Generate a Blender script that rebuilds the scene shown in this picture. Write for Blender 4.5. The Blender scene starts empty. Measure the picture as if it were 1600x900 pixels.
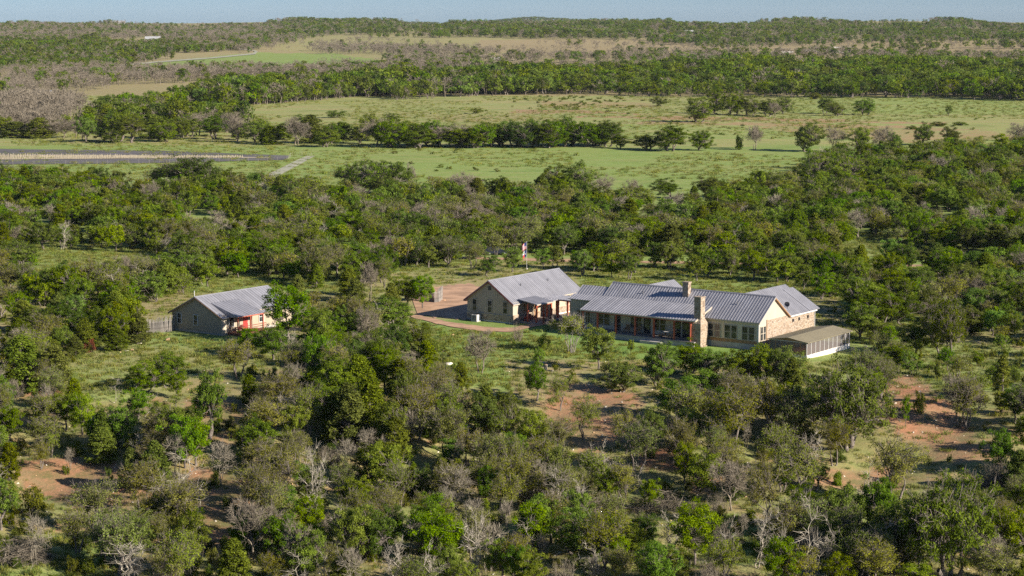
import bpy, math, random
import numpy as np
from mathutils import Vector

random.seed(7)
RNG = np.random.default_rng(11)
rad = math.radians
scene = bpy.context.scene
COL = scene.collection

# ------------------------------------------------------------------ camera, sky, sun, exposure
CAM_H = 44.5
FPX = 3111.0            # focal length in pixels of a 1600 px wide frame (a 70 mm lens)
PITCH = math.atan((450 - 33) / FPX)
cam = bpy.data.cameras.new('camera')
cam.sensor_width = 36.0
cam.lens = 36.0 * FPX / 1600.0
cam.clip_start = 1.0
cam.clip_end = 40000.0
cam_o = bpy.data.objects.new('camera', cam)
cam_o.location = (0, 0, CAM_H)
cam_o.rotation_euler = (math.pi / 2 - PITCH, 0, 0)
COL.objects.link(cam_o)
scene.camera = cam_o

SUN_AZ = rad(-31.0)     # measured from +X, the sun stands right of and a little behind the camera
SUN_EL = rad(24.0)
sun_dir = Vector((math.cos(SUN_AZ) * math.cos(SUN_EL), math.sin(SUN_AZ) * math.cos(SUN_EL), math.sin(SUN_EL)))
world = bpy.data.worlds.new('World')
scene.world = world
world.use_nodes = True
wn = world.node_tree
bgn = wn.nodes['Background']
sky = wn.nodes.new('ShaderNodeTexSky')
sky.sky_type = 'NISHITA'
sky.sun_disc = False
sky.sun_elevation = SUN_EL
sky.sun_rotation = math.atan2(sun_dir.x, sun_dir.y)
sky.altitude = 0
sky.air_density = 0.7
sky.dust_density = 0.5
sky.ozone_density = 7.0
wn.links.new(sky.outputs[0], bgn.inputs[0])
bgn.inputs[1].default_value = 0.060

sun = bpy.data.lights.new('sun', 'SUN')
sun.energy = 4.9
sun.angle = rad(0.5)
sun.color = (1.0, 0.92, 0.80)
sun_o = bpy.data.objects.new('sun', sun)
sun_o.rotation_euler = sun_dir.to_track_quat('Z', 'Y').to_euler()
sun_o.location = (100, 0, 150)
COL.objects.link(sun_o)

vs = scene.view_settings
vs.view_transform = 'Standard'
vs.look = 'None'
vs.gamma = 1.0
vs.use_curve_mapping = False
vs.exposure = 1.1
scene.render.engine = 'CYCLES'
scene.cycles.use_denoising = False
scene.cycles.max_bounces = 5
scene.cycles.diffuse_bounces = 3
scene.cycles.glossy_bounces = 2
scene.cycles.transmission_bounces = 3
scene.cycles.transparent_max_bounces = 6

# ------------------------------------------------------------------ terrain height and pixel <-> ground
CP, SP = math.cos(PITCH), math.sin(PITCH)

def sstep(a, b, x):
    t = np.clip((x - a) / (b - a), 0, 1)
    return t * t * (3 - 2 * t)

def ground(x, y):
    """height of the land, metres; the house plateau is z = 0"""
    x = np.asarray(x, float); y = np.asarray(y, float)
    # the bank below the houses: its edge wanders
    edge = 250 + 5 * np.sin(x * 0.055 + 0.6) + 3.0 * np.sin(x * 0.13 + 2)
    z = -5.2 * sstep(edge, edge - 52, y) - 0.012 * np.maximum(0, 200 - y)
    near = sstep(250, 232, y)
    z = z + near * (0.35 * np.sin(x * 0.21 + y * 0.13) + 0.25 * np.sin(x * 0.37 - y * 0.29 + 1.3))
    # the ground falls a little beside the screened porch
    z = z - 0.45 * sstep(36, 44, x) * sstep(300, 288, y) * sstep(230, 250, y)
    far = sstep(420, 700, y)
    z = z + far * (0.9 * np.sin(x * 0.011 + 0.7) * np.sin(y * 0.009) )
    rise = np.clip(y - 1230, 0, 2900)
    z = z + 40.5 * (rise / 2770.0) ** 1.02 * sstep(0, 250, rise)
    hill = sstep(1300, 2200, y)
    z = z + hill * (2.0 * np.sin(x * 0.0047 + 1.0) * np.sin(y * 0.0041 + 0.4) + 1.3 * np.sin(x * 0.011 + y * 0.003)
                    + 1.2 * np.sin(x * 0.0023 - 0.8) - 2.0)
    z = z - 30.0 * sstep(4250, 6000, y)
    z = z + 25.0 * np.exp(-((x - 330) / 260.0) ** 2 - ((y - 8600) / 500.0) ** 2)
    z = z + 19.0 * np.exp(-((x - 60) / 170.0) ** 2 - ((y - 8700) / 500.0) ** 2)
    z = z + 22.0 * np.exp(-((x + 300) / 700.0) ** 2 - ((y - 8800) / 500.0) ** 2)
    return z

def project(x, y, z):
    zz = z - CAM_H
    c = y * CP - zz * SP
    u = y * SP + zz * CP
    return 800 + FPX * x / c, 450 - FPX * u / c

def at(px, py):
    """the point of the land seen at a pixel of the photograph (used to survey where things stand)"""
    a = (px - 800) / FPX; b = (450 - py) / FPX
    d = (a, CP + b * SP, -SP + b * CP)
    t = 90.0 / d[1]
    for _ in range(4000):
        x, y, z = d[0] * t, d[1] * t, CAM_H + d[2] * t
        h = float(ground(x, y))
        if z <= h + 1e-3:
            break
        t += max(0.02, (z - h) * 0.8 / max(0.03, -d[2] + 0.08))
        if t > 9000:
            break
    return x, y, h

def pip(px, py, poly):
    """points in polygon, vectorised"""
    px = np.asarray(px, float); py = np.asarray(py, float)
    inside = np.zeros(px.shape, bool)
    n = len(poly)
    for i in range(n):
        x1, y1 = poly[i]; x2, y2 = poly[(i + 1) % n]
        if y1 == y2:
            continue
        c = (y1 > py) != (y2 > py)
        xx = (x2 - x1) * (py - y1) / (y2 - y1) + x1
        inside ^= c & (px < xx)
    return inside

def vnoise(x, y, seed=0):
    """cheap smooth value noise 0..1"""
    x = np.asarray(x, float); y = np.asarray(y, float)
    xi = np.floor(x).astype(np.int64); yi = np.floor(y).astype(np.int64)
    xf = x - xi; yf = y - yi
    def h(a, b):
        n = (a * 374761393 + b * 668265263 + seed * 974634777) & 0xffffffff
        n = ((n ^ (n >> 13)) * 1274126177) & 0xffffffff
        return ((n ^ (n >> 16)) & 0xffff) / 65535.0
    u = xf * xf * (3 - 2 * xf); v = yf * yf * (3 - 2 * yf)
    return (h(xi, yi) * (1 - u) + h(xi + 1, yi) * u) * (1 - v) + (h(xi, yi + 1) * (1 - u) + h(xi + 1, yi + 1) * u) * v

# ------------------------------------------------------------------ object helpers
def props(o, label=None, cat=None, group=None, kind=None):
    if label: o['label'] = label
    if cat: o['category'] = cat
    if group: o['group'] = group
    if kind: o['kind'] = kind
    return o

def empty(name, loc=(0, 0, 0), rz=0.0):
    o = bpy.data.objects.new(name, None)
    o.empty_display_size = 0.5
    o.location = loc
    o.rotation_euler = (0, 0, rz)
    COL.objects.link(o)
    return o

def link(name, mesh, parent=None, mat=None):
    o = bpy.data.objects.new(name, mesh)
    if mat is not None and not mesh.materials:
        mesh.materials.append(mat)
    if parent is not None:
        o.parent = parent
    COL.objects.link(o)
    return o

def np_mesh(name, verts, faces, k, tint=None, mats=None, midx=None):
    """mesh from arrays: verts (n,3), faces (m,k)"""
    me = bpy.data.meshes.new(name)
    verts = np.asarray(verts, np.float32); faces = np.asarray(faces, np.int32)
    me.vertices.add(len(verts)); me.vertices.foreach_set('co', verts.ravel())
    me.loops.add(faces.size); me.loops.foreach_set('vertex_index', faces.ravel())
    me.polygons.add(len(faces))
    me.polygons.foreach_set('loop_start', np.arange(0, faces.size, k, dtype=np.int32))
    me.polygons.foreach_set('loop_total', np.full(len(faces), k, np.int32))
    if tint is not None:
        a = me.attributes.new('tint', 'FLOAT', 'FACE')
        a.data.foreach_set('value', np.asarray(tint, np.float32))
    for m in mats or ():
        me.materials.append(m)
    if midx is not None:
        me.polygons.foreach_set('material_index', np.asarray(midx, np.int32))
    me.update(calc_edges=True)
    return me

class MB:
    """collects simple solids; build() links them as one mesh object"""
    def __init__(self):
        self.v = []; self.f = []
    def hexa(self, pts):
        """eight corners: bottom 0-3 counter-clockwise, top 4-7"""
        b = len(self.v); self.v += [tuple(p) for p in pts]
        for q in ((0, 3, 2, 1), (4, 5, 6, 7), (0, 1, 5, 4), (1, 2, 6, 5), (2, 3, 7, 6), (3, 0, 4, 7)):
            self.f.append(tuple(b + i for i in q))
        return self
    def box(self, x0, x1, y0, y1, z0, z1):
        return self.hexa([(x0, y0, z0), (x1, y0, z0), (x1, y1, z0), (x0, y1, z0), (x0, y0, z1), (x1, y0, z1), (x1, y1, z1), (x0, y1, z1)])
    def slab(self, quad, t):
        """a plate: four points of the upper face, thickness t downwards along its normal"""
        q = [Vector(p) for p in quad]
        n = (q[1] - q[0]).cross(q[3] - q[0]).normalized()
        if n.z < 0:
            q = [q[0], q[3], q[2], q[1]]; n = -n
        lo = [p - n * t for p in q]
        return self.hexa(lo + q)
    def prism(self, poly, axis, a0, a1):
        """extrude a polygon (list of 2D points) along x or y"""
        b = len(self.v); n = len(poly)
        for a in (a0, a1):
            for p, z in poly:
                self.v.append((a, p, z) if axis == 'x' else (p, a, z))
        self.f.append(tuple(range(b, b + n))); self.f.append(tuple(range(b + 2 * n - 1, b + n - 1, -1)))
        for i in range(n):
            j = (i + 1) % n
            self.f.append((b + i, b + n + i, b + n + j, b + j))
        return self
    def tube(self, p0, p1, r0, r1=None, k=6):
        r1 = r0 if r1 is None else r1
        p0 = Vector(p0); p1 = Vector(p1); d = (p1 - p0).normalized()
        a = d.orthogonal().normalized(); c = d.cross(a)
        b = len(self.v)
        for p, r in ((p0, r0), (p1, r1)):
            for i in range(k):
                t = 2 * math.pi * i / k
                self.v.append(tuple(p + a * (r * math.cos(t)) + c * (r * math.sin(t))))
        for i in range(k):
            j = (i + 1) % k
            self.f.append((b + i, b + j, b + k + j, b + k + i))
        self.f.append(tuple(b + k - 1 - i for i in range(k))); self.f.append(tuple(b + k + i for i in range(k)))
        return self
    def mesh(self, name):
        me = bpy.data.meshes.new(name)
        me.from_pydata(self.v, [], self.f)
        import bmesh
        bm = bmesh.new(); bm.from_mesh(me)
        bmesh.ops.recalc_face_normals(bm, faces=bm.faces)
        bm.to_mesh(me); bm.free()
        me.update()
        return me
    def build(self, name, mat, parent=None, kind=None):
        o = link(name, self.mesh(name), parent, mat)
        if kind: o['kind'] = kind
        return o

# ------------------------------------------------------------------ materials
def mat_new(name):
    m = bpy.data.materials.new(name); m.use_nodes = True
    return m, m.node_tree.nodes, m.node_tree.links, m.node_tree.nodes['Principled BSDF']

def mixc(N, L, fac, a, b):
    n = N.new('ShaderNodeMix'); n.data_type = 'RGBA'
    for s, val in ((0, fac), (6, a), (7, b)):
        if isinstance(val, (int, float)): n.inputs[s].default_value = val
        elif isinstance(val, tuple): n.inputs[s].default_value = (*val, 1) if len(val) == 3 else val
        else: L.new(val, n.inputs[s])
    return n.outputs[2]

def noise(N, L, scale, detail=4, rough=0.55, vec=None, dist=0.0):
    n = N.new('ShaderNodeTexNoise')
    n.inputs['Scale'].default_value = scale; n.inputs['Detail'].default_value = detail
    n.inputs['Roughness'].default_value = rough; n.inputs['Distortion'].default_value = dist
    if vec is not None: L.new(vec, n.inputs['Vector'])
    return n.outputs[0]

def ramp(N, L, src, lo, hi):
    n = N.new('ShaderNodeMapRange'); n.interpolation_type = 'SMOOTHSTEP'
    n.inputs[1].default_value = lo; n.inputs[2].default_value = hi
    L.new(src, n.inputs[0])
    return n.outputs[0]

def math_n(N, L, op, a, b=None):
    n = N.new('ShaderNodeMath'); n.operation = op
    for i, v in ((0, a), (1, b)):
        if v is None: continue
        if isinstance(v, (int, float)): n.inputs[i].default_value = v
        else: L.new(v, n.inputs[i])
    return n.outputs[0]

def bump(N, L, P, height, strength=0.4, dist=0.05):
    b = N.new('ShaderNodeBump'); b.inputs['Strength'].default_value = strength; b.inputs['Distance'].default_value = dist
    L.new(height, b.inputs['Height']); L.new(b.outputs[0], P.inputs['Normal'])

def coords(N, kind='Object'):
    return N.new('ShaderNodeTexCoord').outputs[kind]

def plain(name, col, rough=0.7, var=0.15, scale=1.5, metal=0.0, spec=0.3):
    """a colour with blotchy wear"""
    m, N, L, P = mat_new(name)
    c = coords(N)
    f = noise(N, L, scale, 6, 0.65, c)
    a = tuple(max(0, x * (1 - var)) for x in col); b = tuple(min(1, x * (1 + var)) for x in col)
    L.new(mixc(N, L, ramp(N, L, f, 0.3, 0.7), a, b), P.inputs['Base Color'])
    P.inputs['Roughness'].default_value = rough; P.inputs['Metallic'].default_value = metal
    P.inputs['Specular IOR Level'].default_value = spec
    return m

def leaf_mat(name, dark, light, hue=0.02, val=0.25, transl=0.25):
    m, N, L, P = mat_new(name)
    at_ = N.new('ShaderNodeAttribute'); at_.attribute_name = 'tint'
    oi = N.new('ShaderNodeObjectInfo')
    base = mixc(N, L, at_.outputs['Fac'], dark, light)
    h = N.new('ShaderNodeHueSaturation')
    L.new(base, h.inputs['Color'])
    L.new(math_n(N, L, 'ADD', math_n(N, L, 'MULTIPLY', oi.outputs['Random'], hue * 2), 0.5 - hue * 1.25), h.inputs['Hue'])
    r2 = math_n(N, L, 'FRACT', math_n(N, L, 'MULTIPLY', oi.outputs['Random'], 7.31))
    L.new(math_n(N, L, 'ADD', math_n(N, L, 'MULTIPLY', r2, val * 2), 1 - val), h.inputs['Value'])
    r3 = math_n(N, L, 'FRACT', math_n(N, L, 'MULTIPLY', oi.outputs['Random'], 13.7))
    L.new(math_n(N, L, 'ADD', math_n(N, L, 'MULTIPLY', r3, 0.25), 0.98), h.inputs['Saturation'])
    L.new(h.outputs[0], P.inputs['Base Color'])
    P.inputs['Roughness'].default_value = 0.7; P.inputs['Specular IOR Level'].default_value = 0.06
    tr = N.new('ShaderNodeBsdfTranslucent'); L.new(h.outputs[0], tr.inputs['Color'])
    mx = N.new('ShaderNodeMixShader'); mx.inputs[0].default_value = transl
    L.new(P.outputs[0], mx.inputs[1]); L.new(tr.outputs[0], mx.inputs[2])
    L.new(mx.outputs[0], N['Material Output'].inputs['Surface'])
    return m

def bark_mat(name, a, b):
    m, N, L, P = mat_new(name)
    c = coords(N)
    f = noise(N, L, 2.2, 6, 0.7, c)
    oi = N.new('ShaderNodeObjectInfo')
    col = mixc(N, L, ramp(N, L, f, 0.32, 0.68), a, b)
    L.new(col, P.inputs['Base Color'])
    P.inputs['Roughness'].default_value = 0.9; P.inputs['Specular IOR Level'].default_value = 0.1
    bump(N, L, P, noise(N, L, 12, 4, 0.6, c), 0.6, 0.03)
    return m

M = {}
M['oak_leaf'] = leaf_mat('oak_leaf', (0.052, 0.082, 0.012), (0.195, 0.262, 0.044), 0.024, 0.30, 0.42)
M['juniper_leaf'] = leaf_mat('juniper_leaf', (0.055, 0.076, 0.013), (0.182, 0.218, 0.038), 0.020, 0.28, 0.3)
M['elm_leaf'] = leaf_mat('elm_leaf', (0.085, 0.140, 0.014), (0.220, 0.310, 0.044), 0.025, 0.25, 0.48)
M['thin_leaf'] = leaf_mat('thin_leaf', (0.115, 0.128, 0.024), (0.290, 0.322, 0.074), 0.028, 0.25, 0.45)
M['shrub_leaf'] = leaf_mat('shrub_leaf', (0.062, 0.088, 0.014), (0.195, 0.230, 0.046), 0.030, 0.3, 0.4)
M['red_leaf'] = leaf_mat('red_leaf', (0.12, 0.045, 0.03), (0.26, 0.09, 0.06), 0.01, 0.2, 0.25)
M['grass_blade'] = leaf_mat('grass_blade', (0.100, 0.140, 0.030), (0.270, 0.270, 0.090), 0.035, 0.25, 0.3)
M['brown_bark'] = bark_mat('brown_bark', (0.085, 0.068, 0.055), (0.21, 0.18, 0.155))
M['grey_bark'] = bark_mat('grey_bark', (0.13, 0.112, 0.098), (0.30, 0.265, 0.235))
M['dead_wood'] = bark_mat('dead_wood', (0.22, 0.19, 0.148), (0.45, 0.40, 0.32))
M['mauve_twig'] = bark_mat('mauve_twig', (0.122, 0.100, 0.074), (0.250, 0.212, 0.160))
M['grey_twig'] = bark_mat('grey_twig', (0.140, 0.120, 0.090), (0.31, 0.27, 0.205))
M['roof_metal'] = None

def roof_mat(name, col, metal=0.35, rough=0.42):
    m, N, L, P = mat_new(name)
    c = coords(N)
    f = noise(N, L, 0.5, 5, 0.6, c); g = noise(N, L, 4.0, 4, 0.7, c)
    a = mixc(N, L, ramp(N, L, f, 0.3, 0.7), tuple(x * 0.9 for x in col), tuple(min(1, x * 1.08) for x in col))
    b = mixc(N, L, math_n(N, L, 'MULTIPLY', ramp(N, L, g, 0.55, 0.8), 0.25), a, (0.30, 0.28, 0.27))
    L.new(b, P.inputs['Base Color']); P.inputs['Metallic'].default_value = metal
    P.inputs['Roughness'].default_value = rough
    return m
def panel_roof(name, col, axis, sp):
    m = roof_mat(name, col); N, L = m.node_tree.nodes, m.node_tree.links; P = N['Principled BSDF']
    old = P.inputs['Base Color'].links[0].from_socket
    sx = N.new('ShaderNodeSeparateXYZ'); L.new(coords(N), sx.inputs[0])
    wn_ = N.new('ShaderNodeTexWhiteNoise'); wn_.noise_dimensions = '1D'
    L.new(math_n(N, L, 'FLOOR', math_n(N, L, 'DIVIDE', sx.outputs[axis], sp)), wn_.inputs['W'])
    mp = N.new('ShaderNodeMapping'); mp.inputs['Scale'].default_value = (6, 0.4, 0.4) if axis == 0 else (0.4, 6, 0.4); L.new(coords(N), mp.inputs[0])
    st = noise(N, L, 1.0, 4, 0.6, mp.outputs[0])
    f = math_n(N, L, 'ADD', math_n(N, L, 'MULTIPLY', wn_.outputs['Value'], 0.5), math_n(N, L, 'MULTIPLY', st, 0.5))
    d = mixc(N, L, f, (0.95, 0.945, 0.945), (1.20, 1.20, 1.20))
    mu = N.new('ShaderNodeMix'); mu.data_type = 'RGBA'; mu.blend_type = 'MULTIPLY'; mu.inputs[0].default_value = 1.0
    L.new(old, mu.inputs[6]); L.new(d, mu.inputs[7]); L.new(mu.outputs[2], P.inputs['Base Color'])
    r_ = N.new('ShaderNodeMapRange'); r_.inputs[3].default_value = 0.34; r_.inputs[4].default_value = 0.55; L.new(f, r_.inputs[0]); L.new(r_.outputs[0], P.inputs['Roughness'])
    return m
M['roof_metal_u'] = panel_roof('roof_metal_u', (0.30, 0.295, 0.315), 0, 0.45)
M['roof_metal_v'] = panel_roof('roof_metal_v', (0.30, 0.295, 0.315), 1, 0.45)
M['roof_metal'] = roof_mat('roof_metal', (0.30, 0.295, 0.315))
M['roof_tan'] = roof_mat('roof_tan', (0.25, 0.212, 0.132), 0.0, 0.7)
M['roof_white'] = roof_mat('roof_white', (0.36, 0.355, 0.35), 0.1, 0.6)

def stone_mat(name, cols, mortar, scale, dark=0.4):
    m, N, L, P = mat_new(name)
    c = coords(N)
    mp = N.new('ShaderNodeMapping'); mp.inputs['Scale'].default_value = (1, 1, 1.7); L.new(c, mp.inputs[0])
    v = N.new('ShaderNodeTexVoronoi'); v.inputs['Scale'].default_value = scale; L.new(mp.outputs[0], v.inputs['Vector'])
    e = N.new('ShaderNodeTexVoronoi'); e.feature = 'DISTANCE_TO_EDGE'; e.inputs['Scale'].default_value = scale; L.new(mp.outputs[0], e.inputs['Vector'])
    sep = N.new('ShaderNodeSeparateColor'); L.new(v.outputs['Color'], sep.inputs[0])
    r = N.new('ShaderNodeValToRGB'); r.color_ramp.interpolation = 'CONSTANT'
    els = r.color_ramp.elements
    while len(els) < len(cols): els.new(0.5)
    for i, cc in enumerate(cols):
        els[i].position = i / len(cols); els[i].color = (*cc, 1)
    L.new(sep.outputs[0], r.inputs[0])
    edge = ramp(N, L, e.outputs['Distance'], 0.02, 0.09)
    g = noise(N, L, 9, 4, 0.6, c)
    col = mixc(N, L, edge, mortar, mixc(N, L, math_n(N, L, 'MULTIPLY', g, dark), r.outputs[0], (0.16, 0.12, 0.09)))
    L.new(col, P.inputs['Base Color']); P.inputs['Roughness'].default_value = 0.9
    bump(N, L, P, math_n(N, L, 'ADD', edge, math_n(N, L, 'MULTIPLY', g, 0.5)), 0.8, 0.06)
    return m
M['stone'] = stone_mat('stone', [(0.36, 0.265, 0.175), (0.40, 0.315, 0.235), (0.29, 0.20, 0.13), (0.40, 0.31, 0.215), (0.19, 0.13, 0.09), (0.43, 0.35, 0.27)], (0.39, 0.31, 0.23), 2.6)
M['siding'] = plain('siding', (0.40, 0.335, 0.245), 0.75, 0.07, 0.7)
M['cream_siding'] = plain('cream_siding', (0.60, 0.50, 0.37), 0.75, 0.06, 0.7)
M['cottage_siding'] = plain('cottage_siding', (0.35, 0.285, 0.205), 0.75, 0.06, 0.7)
M['cream_trim'] = plain('cream_trim', (0.41, 0.35, 0.27), 0.65, 0.06, 1.0)
M['white_trim'] = plain('white_trim', (0.52, 0.50, 0.47), 0.6, 0.05, 1.0)
M['red_wood'] = plain('red_wood', (0.36, 0.085, 0.045), 0.6, 0.2, 2.0)
M['dark_red_wood'] = plain('dark_red_wood', (0.20, 0.060, 0.045), 0.6, 0.2, 2.0)
M['red_paint'] = plain('red_paint', (0.33, 0.04, 0.032), 0.5, 0.12, 2.0)
M['brown_wood'] = plain('brown_wood', (0.30, 0.17, 0.085), 0.7, 0.2, 2.0)
M['foundation'] = plain('foundation', (0.38, 0.35, 0.31), 0.9, 0.15, 0.8)
M['white_block'] = plain('white_block', (0.62, 0.58, 0.52), 0.85, 0.12, 1.0)
M['deck'] = plain('deck', (0.27, 0.235, 0.21), 0.85, 0.15, 1.0)
M['dark_void'] = plain('dark_void', (0.05, 0.045, 0.04), 0.8, 0.2, 1.0)
M['dark_metal'] = plain('dark_metal', (0.10, 0.10, 0.11), 0.5, 0.2, 1.0, 0.5)
M['pale_metal'] = plain('pale_metal', (0.55, 0.54, 0.52), 0.5, 0.1, 3.0, 0.1)
M['stake'] = plain('stake', (0.30, 0.26, 0.22), 0.9, 0.3, 3.0)
M['tube'] = plain('tube', (0.36, 0.31, 0.22), 0.8, 0.2, 0.3)
M['soil_dark'] = plain('soil_dark', (0.105, 0.095, 0.092), 0.95, 0.25, 0.08)
M['soil_tan'] = plain('soil_tan', (0.33, 0.27, 0.175), 0.95, 0.25, 0.1)
M['caliche'] = plain('caliche', (0.40, 0.245, 0.150), 0.95, 0.3, 0.3)
M['gravel_pale'] = plain('gravel_pale', (0.32, 0.31, 0.225), 0.95, 0.25, 0.2)
M['limestone'] = plain('limestone', (0.58, 0.52, 0.42), 0.9, 0.25, 1.2)
M['orange_stone'] = plain('orange_stone', (0.46, 0.29, 0.17), 0.9, 0.3, 1.2)
M['flag_red'] = plain('flag_red', (0.50, 0.035, 0.045), 0.7, 0.1, 2)
M['flag_white'] = plain('flag_white', (0.50, 0.49, 0.49), 0.7, 0.05, 2)
M['flag_blue'] = plain('flag_blue', (0.035, 0.05, 0.16), 0.7, 0.1, 2)
M['car_paint'] = plain('car_paint', (0.025, 0.03, 0.045), 0.25, 0.1, 2, 0.3, 0.5)
M['rubber'] = plain('rubber', (0.03, 0.03, 0.03), 0.9, 0.1, 2)
M['pot'] = plain('pot', (0.40, 0.13, 0.075), 0.8, 0.15, 2)
m, N_, L_, P_ = mat_new('window_glass')
P_.inputs['Base Color'].default_value = (0.035, 0.04, 0.045, 1); P_.inputs['Roughness'].default_value = 0.06
P_.inputs['Specular IOR Level'].default_value = 0.7
f_ = noise(N_, L_, 1.2, 3, 0.6, coords(N_))
L_.new(mixc(N_, L_, ramp(N_, L_, f_, 0.4, 0.65), (0.018, 0.022, 0.025), (0.075, 0.075, 0.07)), P_.inputs['Base Color'])
M['glass'] = m
m, N_, L_, P_ = mat_new('insect_screen')       # fine mesh one sees half through
tr_ = N_.new('ShaderNodeBsdfTransparent'); mx_ = N_.new('ShaderNodeMixShader'); mx_.inputs[0].default_value = 0.5
P_.inputs['Base Color'].default_value = (0.16, 0.14, 0.13, 1); P_.inputs['Roughness'].default_value = 0.8
L_.new(tr_.outputs[0], mx_.inputs[1]); L_.new(P_.outputs[0], mx_.inputs[2])
L_.new(mx_.outputs[0], N_['Material Output'].inputs['Surface'])
M['screen'] = m

# ground: land cover is carried by a colour attribute (R green grass, G red soil, B dry grass, A = field)
m, N, L, P = mat_new('ground_cover')
atr = N.new('ShaderNodeAttribute'); atr.attribute_name = 'cover'
sepc = N.new('ShaderNodeSeparateColor'); L.new(atr.outputs['Color'], sepc.inputs[0])
gp = N.new('ShaderNodeNewGeometry').outputs['Position']
n_big = noise(N, L, 0.035, 4, 0.6, gp); n_mid = noise(N, L, 0.22, 5, 0.6, gp); n_fine = noise(N, L, 1.6, 5, 0.7, gp, 0.4)
n_vf = noise(N, L, 6.0, 3, 0.7, gp)
litter = mixc(N, L, ramp(N, L, n_mid, 0.35, 0.65), (0.140, 0.135, 0.050), (0.200, 0.145, 0.078))
grass_g = mixc(N, L, ramp(N, L, n_fine, 0.3, 0.7), (0.185, 0.245, 0.055), (0.300, 0.330, 0.110))
grass_g = mixc(N, L, math_n(N, L, 'MULTIPLY', ramp(N, L, n_mid, 0.5, 0.75), 0.55), grass_g, (0.300, 0.255, 0.125))
dry = mixc(N, L, ramp(N, L, n_mid, 0.3, 0.7), (0.270, 0.220, 0.110), (0.330, 0.240, 0.140))
soil = mixc(N, L, ramp(N, L, n_fine, 0.3, 0.7), (0.275, 0.110, 0.052), (0.440, 0.215, 0.120))
def thr(src, nz, w=0.28):
    """mask sharpened by noise"""
    s = math_n(N, L, 'ADD', src, math_n(N, L, 'MULTIPLY', math_n(N, L, 'SUBTRACT', nz, 0.5), 1.1))
    return ramp(N, L, s, 0.5 - w, 0.5 + w)
c0 = mixc(N, L, thr(sepc.outputs[2], n_mid), litter, dry)
stm = N.new('ShaderNodeMapping'); stm.inputs['Scale'].default_value = (0.012, 0.11, 1); L.new(gp, stm.inputs[0])
n_str = noise(N, L, 1.0, 5, 0.65, stm.outputs[0], 0.3)
grass_g = mixc(N, L, math_n(N, L, 'MULTIPLY', ramp(N, L, n_str, 0.44, 0.60), math_n(N, L, 'MINIMUM', math_n(N, L, 'MULTIPLY', sepc.outputs[2], 1.25), 0.8)), grass_g, (0.340, 0.275, 0.125))
stm2 = N.new('ShaderNodeMapping'); stm2.inputs['Scale'].default_value = (0.03, 0.05, 1); stm2.inputs['Location'].default_value = (31, 7, 0); L.new(gp, stm2.inputs[0])
n_st2 = noise(N, L, 1.0, 6, 0.7, stm2.outputs[0], 0.6)
grass_g = mixc(N, L, math_n(N, L, 'MULTIPLY', ramp(N, L, n_st2, 0.50, 0.66), 0.6), grass_g, (0.130, 0.185, 0.045))
lush = mixc(N, L, ramp(N, L, n_mid, 0.3, 0.7), (0.110, 0.200, 0.032), (0.200, 0.290, 0.070))
grass_g = mixc(N, L, math_n(N, L, 'MULTIPLY', atr.outputs['Alpha'], 0.9), grass_g, lush)
c1 = mixc(N, L, thr(sepc.outputs[0], n_fine), c0, grass_g)
n_soil = math_n(N, L, 'ADD', math_n(N, L, 'MULTIPLY', n_mid, 0.7), math_n(N, L, 'MULTIPLY', n_fine, 0.6))
n_soil = math_n(N, L, 'SUBTRACT', n_soil, 0.15)
c2 = mixc(N, L, thr(sepc.outputs[1], n_soil, 0.22), c1, soil)
n_pat = noise(N, L, 0.07, 3, 0.6, gp, 1.0)
c2b = mixc(N, L, math_n(N, L, 'MULTIPLY', ramp(N, L, n_pat, 0.48, 0.66), 0.45), c2, mixc(N, L, sepc.outputs[0], (0.30, 0.21, 0.12), (0.200, 0.290, 0.075)))
c3 = mixc(N, L, math_n(N, L, 'MULTIPLY', ramp(N, L, n_vf, 0.55, 0.8), 0.3), c2b, (0.110, 0.095, 0.045))
L.new(c3, P.inputs['Base Color']); P.inputs['Roughness'].default_value = 0.95; P.inputs['Specular IOR Level'].default_value = 0.1
bump(N, L, P, math_n(N, L, 'ADD', n_fine, math_n(N, L, 'MULTIPLY', n_vf, 0.4)), 0.45, 0.2)
M['ground'] = m

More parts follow.
